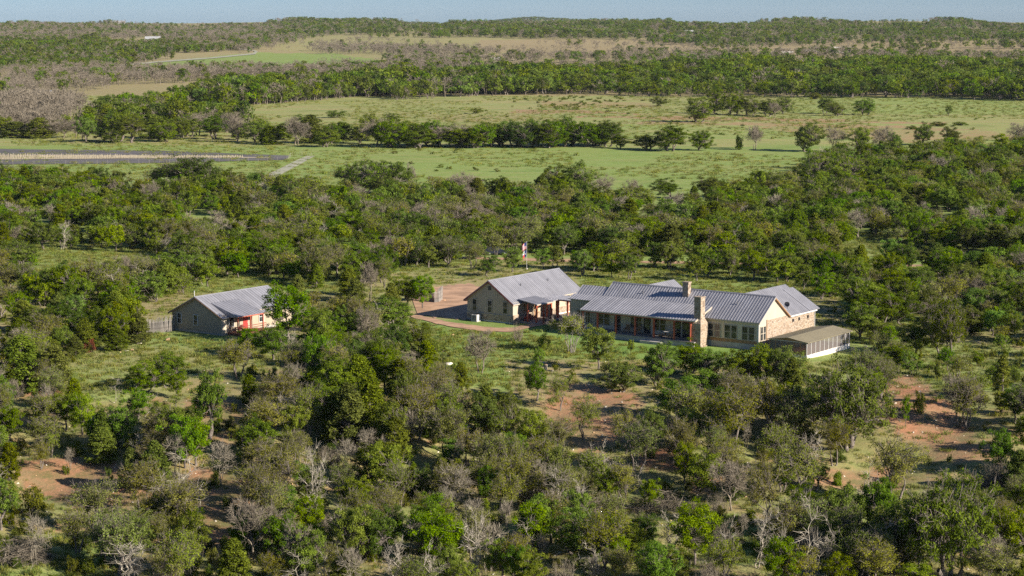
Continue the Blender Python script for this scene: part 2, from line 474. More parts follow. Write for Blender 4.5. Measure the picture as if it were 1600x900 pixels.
# ------------------------------------------------------------------ the land
# cover polygons on the ground, surveyed in the photograph: (polygon, R green, G soil, B dry)
COVER = [
    ([(-200, 215), (1800, 215), (1800, 310), (-200, 310)], 0.97, 0.0, 0.45, 0.42),                  # near field
    ([(-200, 150), (1800, 150), (1800, 228), (-200, 228)], 0.66, 0.14, 0.8),                        # far meadow
    ([(1240, 150), (1800, 158), (1800, 182), (1240, 176)], 0.95, 0.0, 0.4, 0.15),
    ([(560, 205), (1000, 194), (1600, 212), (1600, 226), (560, 222)], 0.85, 0.04, 0.6, 0.1),
    ([(800, 171), (930, 173), (1010, 179), (800, 176)], 0.35, 0.5, 0.8),                            # reddish streaks
    ([(900, 180), (1180, 184), (1480, 192), (1470, 195), (1180, 189), (900, 184)], 0.35, 0.5, 0.8),
    ([(1000, 189), (1300, 194), (1540, 202), (1540, 205), (1250, 199), (1000, 193)], 0.4, 0.45, 0.8),
    ([(640, 182), (820, 178), (900, 188), (700, 190)], 0.5, 0.35, 0.9),
    ([(1180, 198), (1560, 206), (1600, 218), (1420, 222), (1250, 212)], 0.5, 0.42, 0.8),
    ([(840, 158), (1010, 160), (1040, 168), (850, 168)], 0.5, 0.42, 0.8),
    ([(-200, 60), (1800, 60), (1800, 150), (-200, 150)], 0.38, 0.05, 0.75),
    ([(430, 55), (830, 58), (830, 82), (600, 92), (430, 78)], 0.50, 0.02, 0.95),
    ([(190, 101), (260, 95), (400, 82), (520, 84), (605, 95), (560, 103), (330, 106)], 1.0, 0.0, 0.1, 0.35),
    ([(300, 100), (600, 93), (590, 101), (420, 106)], 1.0, 0.0, 0.0, 0.75),
    ([(750, 62), (1600, 64), (1600, 92), (900, 88), (750, 80)], 0.28, 0.16, 1.0),
    ([(-200, 298), (1800, 298), (1800, 460), (-200, 460)], 0.78, 0.06, 0.5, 0.35),                  # woods floor
    ([(60, 395), (290, 400), (290, 445), (60, 445)], 0.85, 0.0, 0.7, 0.3),
    ([(830, 398), (1700, 405), (1700, 520), (1340, 505), (1280, 445), (900, 410)], 0.9, 0.03, 0.4, 0.6),
    ([(560, 430), (900, 400), (900, 470), (640, 500), (520, 500)], 0.55, 0.25, 0.7),
    ([(-200, 445), (300, 445), (220, 560), (-200, 560)], 0.42, 0.2, 0.7),
    ([(-200, 540), (1800, 540), (1800, 960), (-200, 960)], 0.52, 0.40, 0.6, 0.25),                 # wooded bank
    ([(100, 530), (240, 520), (420, 530), (430, 560), (320, 570), (190, 620), (100, 615)], 0.68, 0.08, 0.9, 0.3),
    ([(230, 512), (430, 525), (430, 548), (330, 545), (240, 530)], 0.9, 0.0, 0.6, 0.6),
    ([(620, 495), (930, 500), (970, 560), (900, 610), (690, 610), (640, 560)], 0.92, 0.04, 0.4, 0.7),
    ([(560, 480), (660, 490), (650, 560), (540, 540)], 0.62, 0.2, 0.6),
    ([(860, 520), (1110, 535), (1220, 548), (1260, 565), (1100, 570), (900, 552)], 1.0, 0.0, 0.0, 1.0),
    ([(1200, 545), (1340, 530), (1620, 545), (1620, 640), (1390, 620), (1250, 590)], 0.66, 0.12, 0.9, 0.3),
    ([(1260, 520), (1360, 520), (1360, 550), (1300, 570), (1240, 570)], 0.8, 0.0, 0.7),
    ([(780, 560), (1000, 570), (1060, 620), (960, 650), (800, 620)], 0.46, 0.34, 0.8),
    ([(850, 610), (900, 600), (990, 615), (1010, 640), (960, 700), (900, 710), (860, 680)], 0.15, 0.80, 0.7),
    ([(1375, 590), (1430, 585), (1490, 640), (1520, 690), (1560, 720), (1470, 720), (1420, 690), (1380, 640)], 0.15, 0.85, 0.7),
    ([(30, 715), (120, 722), (250, 745), (250, 790), (130, 800), (40, 760)], 0.12, 0.85, 0.5),
    ([(50, 600), (110, 596), (110, 612), (55, 618)], 0.1, 0.9, 0.5),
    ([(290, 620), (390, 625), (380, 700), (310, 700)], 0.2, 0.75, 0.5),
    ([(290, 740), (400, 740), (390, 860), (310, 860)], 0.15, 0.7, 0.4),
    ([(990, 710), (1070, 705), (1090, 740), (1000, 742)], 0.1, 0.85, 0.5),
    ([(1080, 730), (1140, 740), (1130, 780), (1080, 775)], 0.25, 0.65, 0.5),
    ([(1270, 735), (1420, 738), (1420, 765), (1270, 762)], 0.15, 0.8, 0.5),
    ([(1270, 770), (1420, 775), (1430, 830), (1280, 830)], 0.72, 0.1, 0.6),
    ([(1080, 800), (1190, 820), (1190, 880), (1090, 870)], 0.95, 0.0, 0.4, 0.5),
    ([(-50, 850), (160, 840), (180, 930), (-50, 930)], 0.95, 0.0, 0.6, 0.3),
    ([(400, 715), (480, 715), (470, 800), (400, 800)], 0.35, 0.6, 0.8),
]

def cover_at(x, y):
    z = ground(x, y)
    px, py = project(x, y, z)
    px = px + 26 * (vnoise(x * 0.09, y * 0.05, 3) - 0.5) * np.clip(240 / y, 0, 2)
    py = py + 14 * (vnoise(x * 0.11, y * 0.06, 5) - 0.5) * np.clip(240 / y, 0, 2)
    c = np.zeros((len(x), 4)); c[:] = (0.45, 0.2, 0.6, 0.0)
    for poly, r, g, b, *lu in COVER:
        k = pip(px, py, poly)
        c[k] = (r, g * (0.60 if g > 0.5 else 0.9), b, lu[0] if lu else 0.0)
    return c

def make_land():
    rows = [30.0]
    while rows[-1] < 12000: rows.append(rows[-1] * (1.0075 if rows[-1] < 1500 else 1.013) )
    rows = np.array(rows)
    nc = 361
    s = np.linspace(-1, 1, nc); s = 0.62 * (0.72 * s + 0.28 * s ** 3)
    X = np.outer(rows + 25, s).ravel(); Y = np.repeat(rows, nc)
    Z = ground(X, Y)
    V = np.stack([X, Y, Z], 1)
    i = np.arange((len(rows) - 1) * nc).reshape(len(rows) - 1, nc)[:, :-1].ravel()
    Fc = np.stack([i, i + 1, i + nc + 1, i + nc], 1)
    me = np_mesh('ground', V, Fc, 4, mats=[M['ground']])
    c = cover_at(X, Y)
    a = me.color_attributes.new('cover', 'FLOAT_COLOR', 'POINT')
    a.data.foreach_set('color', np.clip(c, 0, 1).astype(np.float32).ravel())
    me.polygons.foreach_set('use_smooth', np.ones(len(me.polygons), bool))
    o = link('ground', me)
    props(o, 'rolling ranch land of grass, leaf litter and red soil', kind='structure')
make_land()

def sheet(name, top, bot, mat, nx=40, ny=6, off=0.05, jit=0.0, label=None, kind='structure'):
    """a sheet lying on the land between two polylines surveyed in the photograph"""
    def along(pl, t):
        pl = np.array(pl, float); d = np.r_[0, np.cumsum(np.hypot(*np.diff(pl, axis=0).T))]; d /= d[-1]
        return np.interp(t, d, pl[:, 0]), np.interp(t, d, pl[:, 1])
    V = []
    for i in range(nx + 1):
        t = i / nx
        a = along(top, t); b = along(bot, t)
        ja = jit * (vnoise(np.array([i * 0.7]), np.array([0.3]), 9)[0] - 0.5); jb = jit * (vnoise(np.array([i * 0.7]), np.array([7.3]), 12)[0] - 0.5)
        A = at(a[0], a[1] + ja); B = at(b[0], b[1] + jb)
        for j in range(ny + 1):
            s = j / ny
            x = A[0] * (1 - s) + B[0] * s; y = A[1] * (1 - s) + B[1] * s
            V.append((x, y, float(ground(x, y)) + off))
    F = [(i * (ny + 1) + j, (i + 1) * (ny + 1) + j, (i + 1) * (ny + 1) + j + 1, i * (ny + 1) + j + 1) for i in range(nx) for j in range(ny)]
    me = bpy.data.meshes.new(name); me.from_pydata(V, [], F); me.update()
    # faces up
    if me.polygons[0].normal.z < 0: me.flip_normals()
    o = link(name, me, None, mat)
    if kind: o['kind'] = kind
    if label: o['label'] = label
    return o

# dirt drive and roads
sheet('dirt_driveway', [(640, 454), (672, 447), (740, 444), (768, 455)], [(652, 492), (690, 498), (740, 500), (770, 497)], M['caliche'], 30, 8, 0.05, 6, 'reddish dirt parking area beside the garage')
sheet('dirt_path', [(640, 490), (700, 503), (760, 512), (800, 513), (838, 505), (870, 497)], [(642, 496), (700, 511), (760, 519), (800, 519), (842, 510), (874, 501)], M['caliche'], 40, 4, 0.09, 2, 'narrow red dirt path curving in front of the garage')
sheet('dirt_road', [(590, 398), (760, 402), (900, 406), (1200, 411), (1640, 416)], [(590, 401.5), (760, 406), (900, 410), (1200, 414.5), (1640, 419.5)], M['caliche'], 60, 3, 0.06, 1.0, 'straight pale dirt road through the woods behind the houses')
sheet('gravel_track', [(478, 244), (447, 259), (402, 281)], [(492, 244), (466, 259), (424, 281)], M['gravel_pale'], 20, 3, 0.12, 0.5, 'pale gravel track crossing the green field')
sheet('field_road', [(185, 102), (240, 96.5), (330, 90), (395, 83.5), (400, 80.5), (360, 75.5), (310, 69), (270, 66)], [(190, 104), (245, 98.2), (332, 91.7), (399, 85.2), (404, 80), (362, 74), (312, 67.5), (272, 64.5)], M['gravel_pale'], 60, 2, 0.35, 0.4, 'pale farm road along the edge of the distant green field')
sheet('vineyard_soil', [(-60, 232.5), (250, 236), (452, 243.5)], [(-60, 258), (250, 255), (448, 250)], M['soil_dark'], 50, 6, 0.12, 0.6, 'dark tilled soil of the vineyard plot')
sheet('dry_strip', [(-60, 242.5), (150, 242.8), (310, 244.3), (420, 246.8)], [(-60, 250.5), (150, 248.8), (310, 246.8), (420, 247.6)], M['soil_tan'], 40, 4, 0.17, 0.4, 'band of pale straw inside the vineyard plot')
for tp, bt in (([(1205, 81), (1222, 79.5), (1240, 80.5)], [(1205, 83), (1222, 84), (1240, 82.5)]), ([(1258, 77.5), (1290, 78.5), (1332, 80)], [(1258, 80.5), (1290, 83), (1332, 83.5)]),
               ([(1186, 81.5), (1194, 81), (1200, 81.5)], [(1186, 83.5), (1194, 84), (1200, 83)]), ([(1285, 75), (1310, 73.5), (1335, 74)], [(1285, 76), (1310, 75.5), (1335, 75)]),
               ([(1355, 82.5), (1372, 82), (1390, 83)], [(1355, 84.5), (1372, 84.5), (1390, 84.5)])):
    sheet('limestone_cut', tp, bt, M['limestone'], 16, 2, 0.4, 1.2, 'bare pale limestone scar on the distant slope')

# ------------------------------------------------------------------ buildings (all on one site grid: u runs right and towards us, v right and away)
SITE = (33.52, 267.68); SROT = rad(-36.0)
def site(u, v):
    c, s = math.cos(SROT), math.sin(SROT)
    return SITE[0] + u * c - v * s, SITE[1] + u * s + v * c

class House:
    """an Empty on the site grid; parts are written in site coordinates"""
    def __init__(self, name, u, v, label, cat, group=None, z=0.0):
        x, y = site(u, v)
        self.o = empty(name, (x, y, z), SROT); self.off = (-u, -v, -z)
        props(self.o, label, cat, group)
    def part(self, name, mb, mat, parent=None, kind=None, label=None):
        o = mb.build(name, M[mat] if isinstance(mat, str) else mat, parent or self.o, kind)
        if parent is None: o.location = self.off
        if label: o['label'] = label
        return o
    def roof(self, pts, eave, mat='roof_metal', sp=0.45, t=0.09, name='roof', rib=0.042):
        """a sloped polygon with standing seams running up the slope"""
        if mat == 'roof_metal': mat = 'roof_metal_u' if abs(eave[0]) > abs(eave[1]) else 'roof_metal_v'
        P = [Vector(p) for p in pts]
        n = (P[1] - P[0]).cross(P[2] - P[0]).normalized()
        if n.z < 0: P.reverse(); n = -n
        mb = MB(); b = len(P)
        mb.v = [tuple(p - n * t) for p in P] + [tuple(p) for p in P]
        mb.f = [tuple(range(b - 1, -1, -1)), tuple(range(b, 2 * b))] + [(i, (i + 1) % b, b + (i + 1) % b, b + i) for i in range(b)]
        r = self.part(name, mb, mat)
        e = Vector(eave).normalized(); up = n.cross(e).normalized()
        o0 = P[0]
        S = [((p - o0).dot(e), (p - o0).dot(up)) for p in P]
        rb = MB(); s = min(a for a, _ in S) + 0.04; hi = max(a for a, _ in S) - 0.03
        k = max(1, round((hi - s) / sp)); step = (hi - s) / k
        for i in range(k + 1):
            ss = min(max(s + i * step, s), hi); ts = []
            for j in range(b):
                (a0, t0), (a1, t1) = S[j], S[(j + 1) % b]
                if (a0 - ss) * (a1 - ss) < 0: ts.append(t0 + (t1 - t0) * (ss - a0) / (a1 - a0))
            if len(ts) < 2: continue
            lo, h2 = min(ts), max(ts)
            c = []
            for hh in (0.002, rib):
                for ds, tt in ((-0.03, lo), (0.03, lo), (0.03, h2), (-0.03, h2)):
                    c.append(o0 + e * (ss + ds) + up * tt + n * hh)
            rb.hexa(c)
        if rb.v: self.part('seam_ribs', rb, mat, r, 'stuff')
        return r
    def fb(self, mb, face, w, a0, a1, d0, d1, z0, z1):
        """box on a wall face: f = facing -v at v=w, r = facing +u at u=w"""
        if face == 'f': mb.box(a0, a1, w - d1, w - d0, z0, z1)
        elif face == 'r': mb.box(w + d0, w + d1, a0, a1, z0, z1)
        elif face == 'b': mb.box(a0, a1, w + d0, w + d1, z0, z1)
        else: mb.box(w - d1, w - d0, a0, a1, z0, z1)
        return mb
    def window(self, face, w, a, z0, wd, h, trim='cream_trim', bars=True):
        """a sash window: deep frame, two panes set back in it"""
        a0, a1, z1 = a - wd / 2, a + wd / 2, z0 + h
        mb = MB(); t = 0.09
        self.fb(mb, face, w, a0 - t, a0, 0.002, 0.10, z0 - t, z1 + t)
        self.fb(mb, face, w, a1, a1 + t, 0.002, 0.10, z0 - t, z1 + t)
        self.fb(mb, face, w, a0, a1, 0.002, 0.10, z1, z1 + t)
        self.fb(mb, face, w, a0, a1, 0.002, 0.13, z0 - t, z0)
        if bars:
            self.fb(mb, face, w, a0, a1, 0.002, 0.08, z0 + h / 2 - 0.035, z0 + h / 2 + 0.035)
        o = self.part('window', mb, trim)
        zs = ((z0, z0 + h / 2 - 0.035), (z0 + h / 2 + 0.035, z1)) if bars else ((z0, z1),)
        for q0, q1 in zs:
            self.part('pane', self.fb(MB(), face, w, a0, a1, 0.004, 0.03, q0, q1), 'glass', o)
        return o
    def battens(self, face, w, a0, a1, zf, mat, sp=0.41, z0=0.8):
        mb = MB(); a = a0 + sp / 2
        while a < a1:
            self.fb(mb, face, w, a - 0.025, a + 0.025, 0.001, 0.028, z0, zf(a)); a += sp
        return self.part('battens', mb, mat, None, 'stuff')
    def post(self, u, v, z0, z1, mat='red_wood', s=0.11, name='post'):
        return self.part(name, MB().box(u - s, u + s, v - s, v + s, z0, z1), mat)

# ---- main house
h = House('ranch_house', -15, 4, 'long ranch house with grey metal roof, covered porch and two stone chimneys', 'house')
h.part('foundation', MB().box(-30.97, -0.03, 0.05, 8.2, -0.8, 0.75).box(-9.7, -0.02, 8.21, 16.0, -0.8, 0.75), 'foundation')
main_poly = [(0, 0.75), (8.2, 0.75), (8.2, 3.98), (4.1, 6.86), (0, 3.98)]
h.part('wall', MB().prism(main_poly, 'x', -26.2, 0), 'cream_siding')
h.part('wall', MB().prism([(0.1, 0.75), (8.2, 0.75), (8.2, 3.6), (3.4, 6.16), (1.5, 5.0), (0.1, 4.5)], 'x', -31, -26.2), 'siding')
h.part('wall', MB().prism([(-9.7, 0.75), (-0.02, 0.75), (-0.02, 3.9), (-4.8, 6.84), (-9.7, 3.9)], 'y', 8.2, 16.0), 'siding')
h.part('wall', MB().prism([(-24.0, 0.0), (-17.0, 0.0), (-17.0, 4.5), (-20.5, 6.84), (-24.0, 4.5)], 'y', 8.2, 11.2), 'siding')
h.part('stone_wall', MB().box(0.001, 0.09, 2.3, 8.4, -0.3, 3.86).box(0.001, 0.09, 8.4, 16.05, -0.5, 3.72), 'stone', label='sunlit tan rubble stone wall')
h.part('corner_board', MB().box(-0.14, 0.05, -0.05, 0.14, 0.7, 3.9), 'white_trim')
h.part('corner_board', MB().box(0.002, 0.11, 2.16, 2.3, 0.0, 4.0), 'brown_wood')
h.part('downspout', MB().box(0.06, 0.16, -0.16, -0.06, -0.1, 3.8), 'white_trim')
h.part('downspout', MB().box(0.10, 0.20, 16.06, 16.16, -0.3, 3.7), 'white_trim')
h.part('plinth', MB().box(-8.0, 0.03, -0.04, 0.05, -0.3, 0.78), 'foundation')
h.part('wainscot', MB().box(-8.0, 0.0, -0.05, -0.005, 0.8, 1.22), 'brown_wood')
h.battens('f', 0, -31, -0.15, lambda a: 3.9 if a > -27.2 else 4.45, 'cream_siding', 0.41, 1.24)
h.battens('r', 0, 0.05, 2.15, lambda a: 4.0 + a * 0.7, 'cream_trim', 0.41, 0.8)
h.part('gable_siding', MB().prism([(0.02, 0.78), (2.15, 0.78), (2.15, 3.87), (8.18, 3.87), (8.18, 3.97), (4.1, 6.82), (0.02, 3.97)], 'x', 0.001, 0.03), 'cream_trim', label='cream gable siding in full sun')
# roofs
h.roof([(-26.3, -0.35, 3.88), (0.4, -0.35, 3.88), (0.4, 4.1, 7.0), (-26.3, 4.1, 7.0)], (1, 0, 0))
h.roof([(0.4, 8.6, 3.85), (-26.3, 8.6, 3.85), (-26.3, 4.1, 7.0), (0.4, 4.1, 7.0)], (1, 0, 0))
h.roof([(-31.1, 1.5, 5.13), (-26.31, 1.5, 5.13), (-26.31, 3.4, 6.3), (-31.1, 3.4, 6.3)], (1, 0, 0))
h.roof([(-31.1, 8.6, 3.6), (-26.31, 8.6, 3.6), (-26.31, 3.4, 6.3), (-31.1, 3.4, 6.3)], (1, 0, 0))
h.roof([(-27.25, -3.0, 3.72), (-8.2, -3.0, 3.72), (-8.2, 1.5, 5.22), (-27.25, 1.5, 5.22)], (1, 0, 0), name='porch_roof')
h.roof([(-31.3, -0.2, 4.655), (-27.26, -0.2, 4.655), (-27.26, 1.5, 5.22), (-31.3, 1.5, 5.22)], (1, 0, 0), name='porch_roof')
h.roof([(0.35, 8.6, 3.83), (0.35, 16.4, 3.83), (-4.8, 16.4, 7.0), (-4.8, 4.4, 7.0)], (0, 1, 0))
h.roof([(-9.95, 8.6, 3.83), (-9.95, 16.4, 3.83), (-4.8, 16.4, 7.0), (-4.8, 4.4, 7.0)], (0, 1, 0))
h.roof([(0.42, 14.2, 3.86), (0.42, 17.2, 3.86), (-4.0, 17.2, 6.58), (-4.0, 14.2, 6.58)], (0, 1, 0))
h.roof([(-16.6, 8.2, 4.3), (-16.6, 11.5, 4.3), (-20.5, 11.5, 7.02), (-20.5, 4.3, 7.02)], (0, 1, 0))
h.roof([(-24.4, 8.2, 4.3), (-24.4, 11.5, 4.3), (-20.5, 11.5, 7.02), (-20.5, 4.3, 7.02)], (0, 1, 0))
h.part('ridge_cap', MB().prism([(3.93, 6.94), (4.1, 7.09), (4.27, 6.94)], 'x', -26.3, 0.42), 'roof_metal')
h.part('fascia', MB().box(-8.2, 0.38, -0.40, -0.352, 3.68, 3.86), 'cream_trim')
h.part('fascia', MB().box(-27.25, -8.2, -3.06, -3.002, 3.55, 3.72), 'cream_trim')
h.part('fascia', MB().slab([(0.03, 4.12, 6.88), (0.38, 4.12, 6.88), (0.38, 8.62, 3.72), (0.03, 8.62, 3.72)], 0.14), 'brown_wood', label='brown wooden rake soffit')
h.part('fascia', MB().slab([(0.03, 4.08, 6.88), (0.38, 4.08, 6.88), (0.38, -0.36, 3.76), (0.03, -0.36, 3.76)], 0.14), 'cream_trim')
h.part('fascia', MB().box(0.36, 0.41, 8.6, 16.4, 3.62, 3.80), 'white_trim')
h.part('fascia', MB().slab([(-8.19, -3.05, 3.70), (-8.13, -3.05, 3.70), (-8.13, 1.5, 5.21), (-8.19, 1.5, 5.21)], 0.2), 'cream_trim')
# porch
h.part('porch_deck', MB().box(-27.1, -8.3, -3.05, 0.0, 0.60, 0.76), 'deck')
h.part('porch_base', MB().box(-27.05, -8.4, -3.0, 0.04, -0.6, 0.595), 'foundation')
for pu in (-26.9, -24.4, -21.3, -18.1, -15.0, -11.7, -9.1):
    h.post(pu, -2.75, 0.76, 3.66)
h.part('beam', MB().box(-27.1, -8.6, -2.87, -2.63, 3.40, 3.66), 'red_wood')
h.part('side_beam', MB().box(-8.95, -8.75, -2.6, 0.0, 3.35, 3.60), 'red_wood')
h.part('step', MB().box(-16.6, -13.2, -3.9, -3.06, -0.3, 0.38), 'foundation')
for a in (-29.4, -27.9, -25.6, -24.6, -20.1, -19.2, -16.2, -15.2):
    h.window('f', 0.1 if a < -26.2 else 0.0, a, 1.4, 0.8, 1.75)
for a, wd in ((-22.8, 1.0), (-17.8, 1.1), (-12.9, 1.2), (-11.4, 1.2)):
    o = h.part('door', h.fb(MB(), 'f', 0, a - wd / 2, a + wd / 2, 0.002, 0.06, 0.78, 2.95), 'dark_void')
    h.part('pane', h.fb(MB(), 'f', 0, a - wd / 2 + 0.14, a + wd / 2 - 0.14, 0.062, 0.07, 1.15, 2.8), 'glass', o)
    h.part('handle', h.fb(MB(), 'f', 0, a + wd / 2 - 0.1, a + wd / 2 - 0.05, 0.062, 0.12, 1.65, 1.85), 'pale_metal', o)
for a in (-7.45, -6.4, -4.8, -3.75, -2.05, -1.0):
    h.window('f', 0.0, a, 1.35, 0.82, 1.75)
for a in (0.75, 1.55):
    h.window('r', 0.03, a, 1.3, 0.62, 1.85)
for v in (9.6, 11.4, 14.0):      # small lamps under the eave of the stone wall
    o = h.part('wall_lamp', h.fb(MB(), 'r', 0.09, v - 0.09, v + 0.09, 0.002, 0.22, 2.85, 3.25), 'dark_metal')
# chimneys
h.part('chimney', MB().box(-13.7, -12.8, 2.7, 3.5, 5.2, 8.0).box(-13.78, -12.72, 2.62, 3.58, 8.0, 8.14), 'stone')
ch = h.part('chimney', MB().box(-8.8, -7.75, -2.3, -1.15, 3.9, 6.85).hexa([(-9.0, -2.6, 3.3), (-7.55, -2.6, 3.3), (-7.55, -0.75, 3.3), (-9.0, -0.75, 3.3), (-8.8, -2.3, 3.9), (-7.75, -2.3, 3.9), (-7.75, -1.15, 3.9), (-8.8, -1.15, 3.9)]).box(-9.0, -7.55, -2.6, -0.75, -0.6, 3.3), 'stone', label='tall outdoor stone fireplace chimney')
h.part('chimney_cap', MB().box(-8.86, -7.69, -2.36, -1.09, 6.85, 6.98), 'stone', ch)
for u_, v_, z_ in ((-20.2, 2.6, 5.9), (-4.6, 2.3, 5.7), (-16.4, 3.2, 6.3)):
    h.part('vent_pipe', MB().tube((u_, v_, z_ - 0.3), (u_, v_, z_ + 0.45), 0.06, 0.06, 8).tube((u_, v_, z_ - 0.12), (u_, v_, z_ + 0.08), 0.14, 0.07, 8), 'dark_metal')
# satellite dish on the rear wing
dd = h.part('satellite_dish', MB().tube((-0.9, 9.9, 4.6), (-0.9, 9.9, 5.1), 0.04), 'dark_metal')
cone = MB(); n_ = 14
for i in range(n_): cone.v.append((-0.9 + 0.42 * math.cos(6.283 * i / n_), 9.75, 5.2 + 0.36 * math.sin(6.283 * i / n_)))
cone.v += [(-0.9, 9.95, 5.18)]; cone.f = [(i, (i + 1) % n_, n_) for i in range(n_)]
h.part('dish', cone, 'dark_metal', dd)

# ---- screened porch house at the right end
s_ = House('screened_porch', 5, 5.4, 'low screened room with tan roof and white base right of the stone wall', 'porch')
s_.part('base_wall', MB().box(2.2, 7.9, -0.95, -0.80, -1.0, 0.22).box(7.75, 7.9, -0.8, 11.8, -1.0, 0.22).box(2.2, 7.75, 11.65, 11.8, -1.0, 0.22).box(2.2, 2.35, -0.8, 11.65, -1.0, 0.22), 'white_block')
s_.part('floor_slab', MB().box(2.35, 7.75, -0.8, 11.65, -0.6, -0.1), 'pot')
nn = 10
for i in range(nn + 1):
    v = -0.87 + i * (12.6 / nn)
    s_.part('stud', MB().box(7.79, 7.87, v - 0.04, v + 0.04, 0.22, 1.93), 'white_trim' if i in (0, nn) else 'pale_metal')
    if i < nn:
        s_.part('screen_panel', MB().box(7.82, 7.84, v + 0.04, v + 12.6 / nn - 0.04, 0.24, 1.90), 'screen')
for i in range(7):
    u = 2.25 + i * (5.55 / 6)
    if i < 6: s_.part('stud', MB().box(u - 0.04, u + 0.04, -0.91, -0.84, 0.22, 2.05), 'brown_wood')
    if i < 6:
        s_.part('screen_panel', MB().box(u + 0.04, u + 5.55 / 6 - 0.04, -0.88, -0.86, 0.24, 1.90), 'screen')
s_.part('top_plate', MB().box(7.76, 7.9, -0.95, 11.8, 1.9, 1.98).box(2.2, 7.76, -0.95, -0.82, 1.9, 1.98), 'pale_metal')
s_.part('gable_panel', MB().prism([(2.25, 1.985), (7.85, 1.985), (5.1, 2.36)], 'y', -0.93, -0.87), 'brown_wood')
s_.roof([(8.2, -1.2, 1.97), (8.2, 12.1, 1.97), (5.1, 12.1, 2.45), (5.1, -1.2, 2.45)], (0, 1, 0), 'roof_tan', 0.6, 0.06, rib=0.02)
s_.roof([(1.85, -1.2, 1.97), (1.85, 12.1, 1.97), (5.1, 12.1, 2.45), (5.1, -1.2, 2.45)], (0, 1, 0), 'roof_tan', 0.6, 0.06, rib=0.02)

# ---- garage / guest wing
g_ = House('garage', -45.4, 8, 'tan gabled garage with bright metal roof left of the ranch house', 'garage')
g_.part('foundation', MB().box(-49.57, -41.23, -0.17, 17.57, -0.6, 0.3), 'white_block')
g_.part('wall', MB().prism([(-49.6, 0.3), (-41.2, 0.3), (-41.2, 3.25), (-45.4, 6.05), (-49.6, 3.25)], 'y', -0.2, 17.6), 'siding')
g_.part('stone_wainscot', MB().box(-49.62, -41.1, -0.32, -0.202, 0.28, 1.12).box(-41.198, -41.09, -0.2, 17.6, 0.28, 1.12), 'stone')
g_.part('sill_band', MB().box(-49.64, -41.08, -0.36, -0.2, 1.125, 1.2), 'cream_trim')
g_.part('corner_pier', MB().box(-41.19, -41.0, -0.34, 1.15, -0.1, 3.2), 'cream_trim', label='sunlit cream corner of the garage')
g_.part('stone_pier', MB().box(-41.185, -40.9, -0.36, 1.2, -0.3, 1.3), 'stone')
g_.battens('f', -0.2, -49.5, -41.3, lambda a: 3.2 + (4.2 - abs(a + 45.4)) * 0.66, 'siding', 0.41, 1.21)
for a in (-48.2, -45.35, -42.5):
    g_.window('f', -0.2, a, 1.45, 0.72, 1.7)
g_.part('gable_vent', MB().box(-45.65, -45.15, -0.26, -0.201, 4.75, 5.3), 'dark_void')
g_.roof([(-40.75, -0.6, 2.98), (-40.75, 18.0, 2.98), (-45.4, 18.0, 6.2), (-45.4, -0.6, 6.2)], (0, 1, 0))
g_.roof([(-50.05, -0.6, 2.98), (-50.05, 18.0, 2.98), (-45.4, 18.0, 6.2), (-45.4, -0.6, 6.2)], (0, 1, 0))
g_.part('ridge_cap', MB().prism([(-45.57, 6.14), (-45.4, 6.29), (-45.23, 6.14)], 'y', -0.62, 18.02), 'roof_metal')
g_.part('fascia', MB().slab([(-50.05, -0.64, 2.93), (-50.05, -0.60, 2.93), (-45.4, -0.60, 6.13), (-45.4, -0.64, 6.13)], 0.18), 'dark_red_wood')
g_.part('fascia', MB().slab([(-40.75, -0.64, 2.93), (-40.75, -0.60, 2.93), (-45.4, -0.60, 6.13), (-45.4, -0.64, 6.13)], 0.18), 'dark_red_wood')
g_.part('fascia', MB().box(-40.80, -40.74, -0.6, 18.0, 2.80, 2.95), 'cream_trim')
g_.part('soffit', MB().box(-50.05, -49.62, -0.6, 18.0, 2.80, 2.88), 'dark_red_wood')
for v_ in (5.2, 12.4): g_.part('vent_pipe', MB().tube((-43.6, v_, 4.7), (-43.6, v_, 5.4), 0.06, 0.06, 8), 'dark_metal')
g_.part('porch_deck', MB().box(-41.08, -37.7, 1.3, 10.8, -0.4, 0.28), 'deck')
g_.roof([(-37.7, 1.1, 3.05), (-37.7, 5.4, 3.05), (-41.15, 5.4, 3.62), (-41.15, 1.1, 3.62)], (0, 1, 0), name='porch_roof', sp=0.5)
g_.part('fascia', MB().box(-37.72, -37.64, 1.1, 5.4, 2.88, 3.03), 'cream_trim')
for u, v in ((-37.95, 1.35), (-37.95, 3.2), (-37.95, 5.15), (-39.5, 1.35)):
    g_.post(u, v, 0.28, 2.95)
g_.part('beam', MB().box(-38.08, -37.82, 1.2, 5.3, 2.72, 2.94), 'red_wood')
for v in (3.0, 8.4, 11.5, 14.2):
    g_.window('r', -41.2, v, 1.45, 0.8, 1.5)
o = g_.part('door', g_.fb(MB(), 'r', -41.2, 5.2, 6.2, 0.002, 0.13, 0.3, 2.5), 'brown_wood')
g_.part('handle', g_.fb(MB(), 'r', -41.07, 5.3, 5.36, 0.002, 0.08, 1.3, 1.45), 'pale_metal', o)

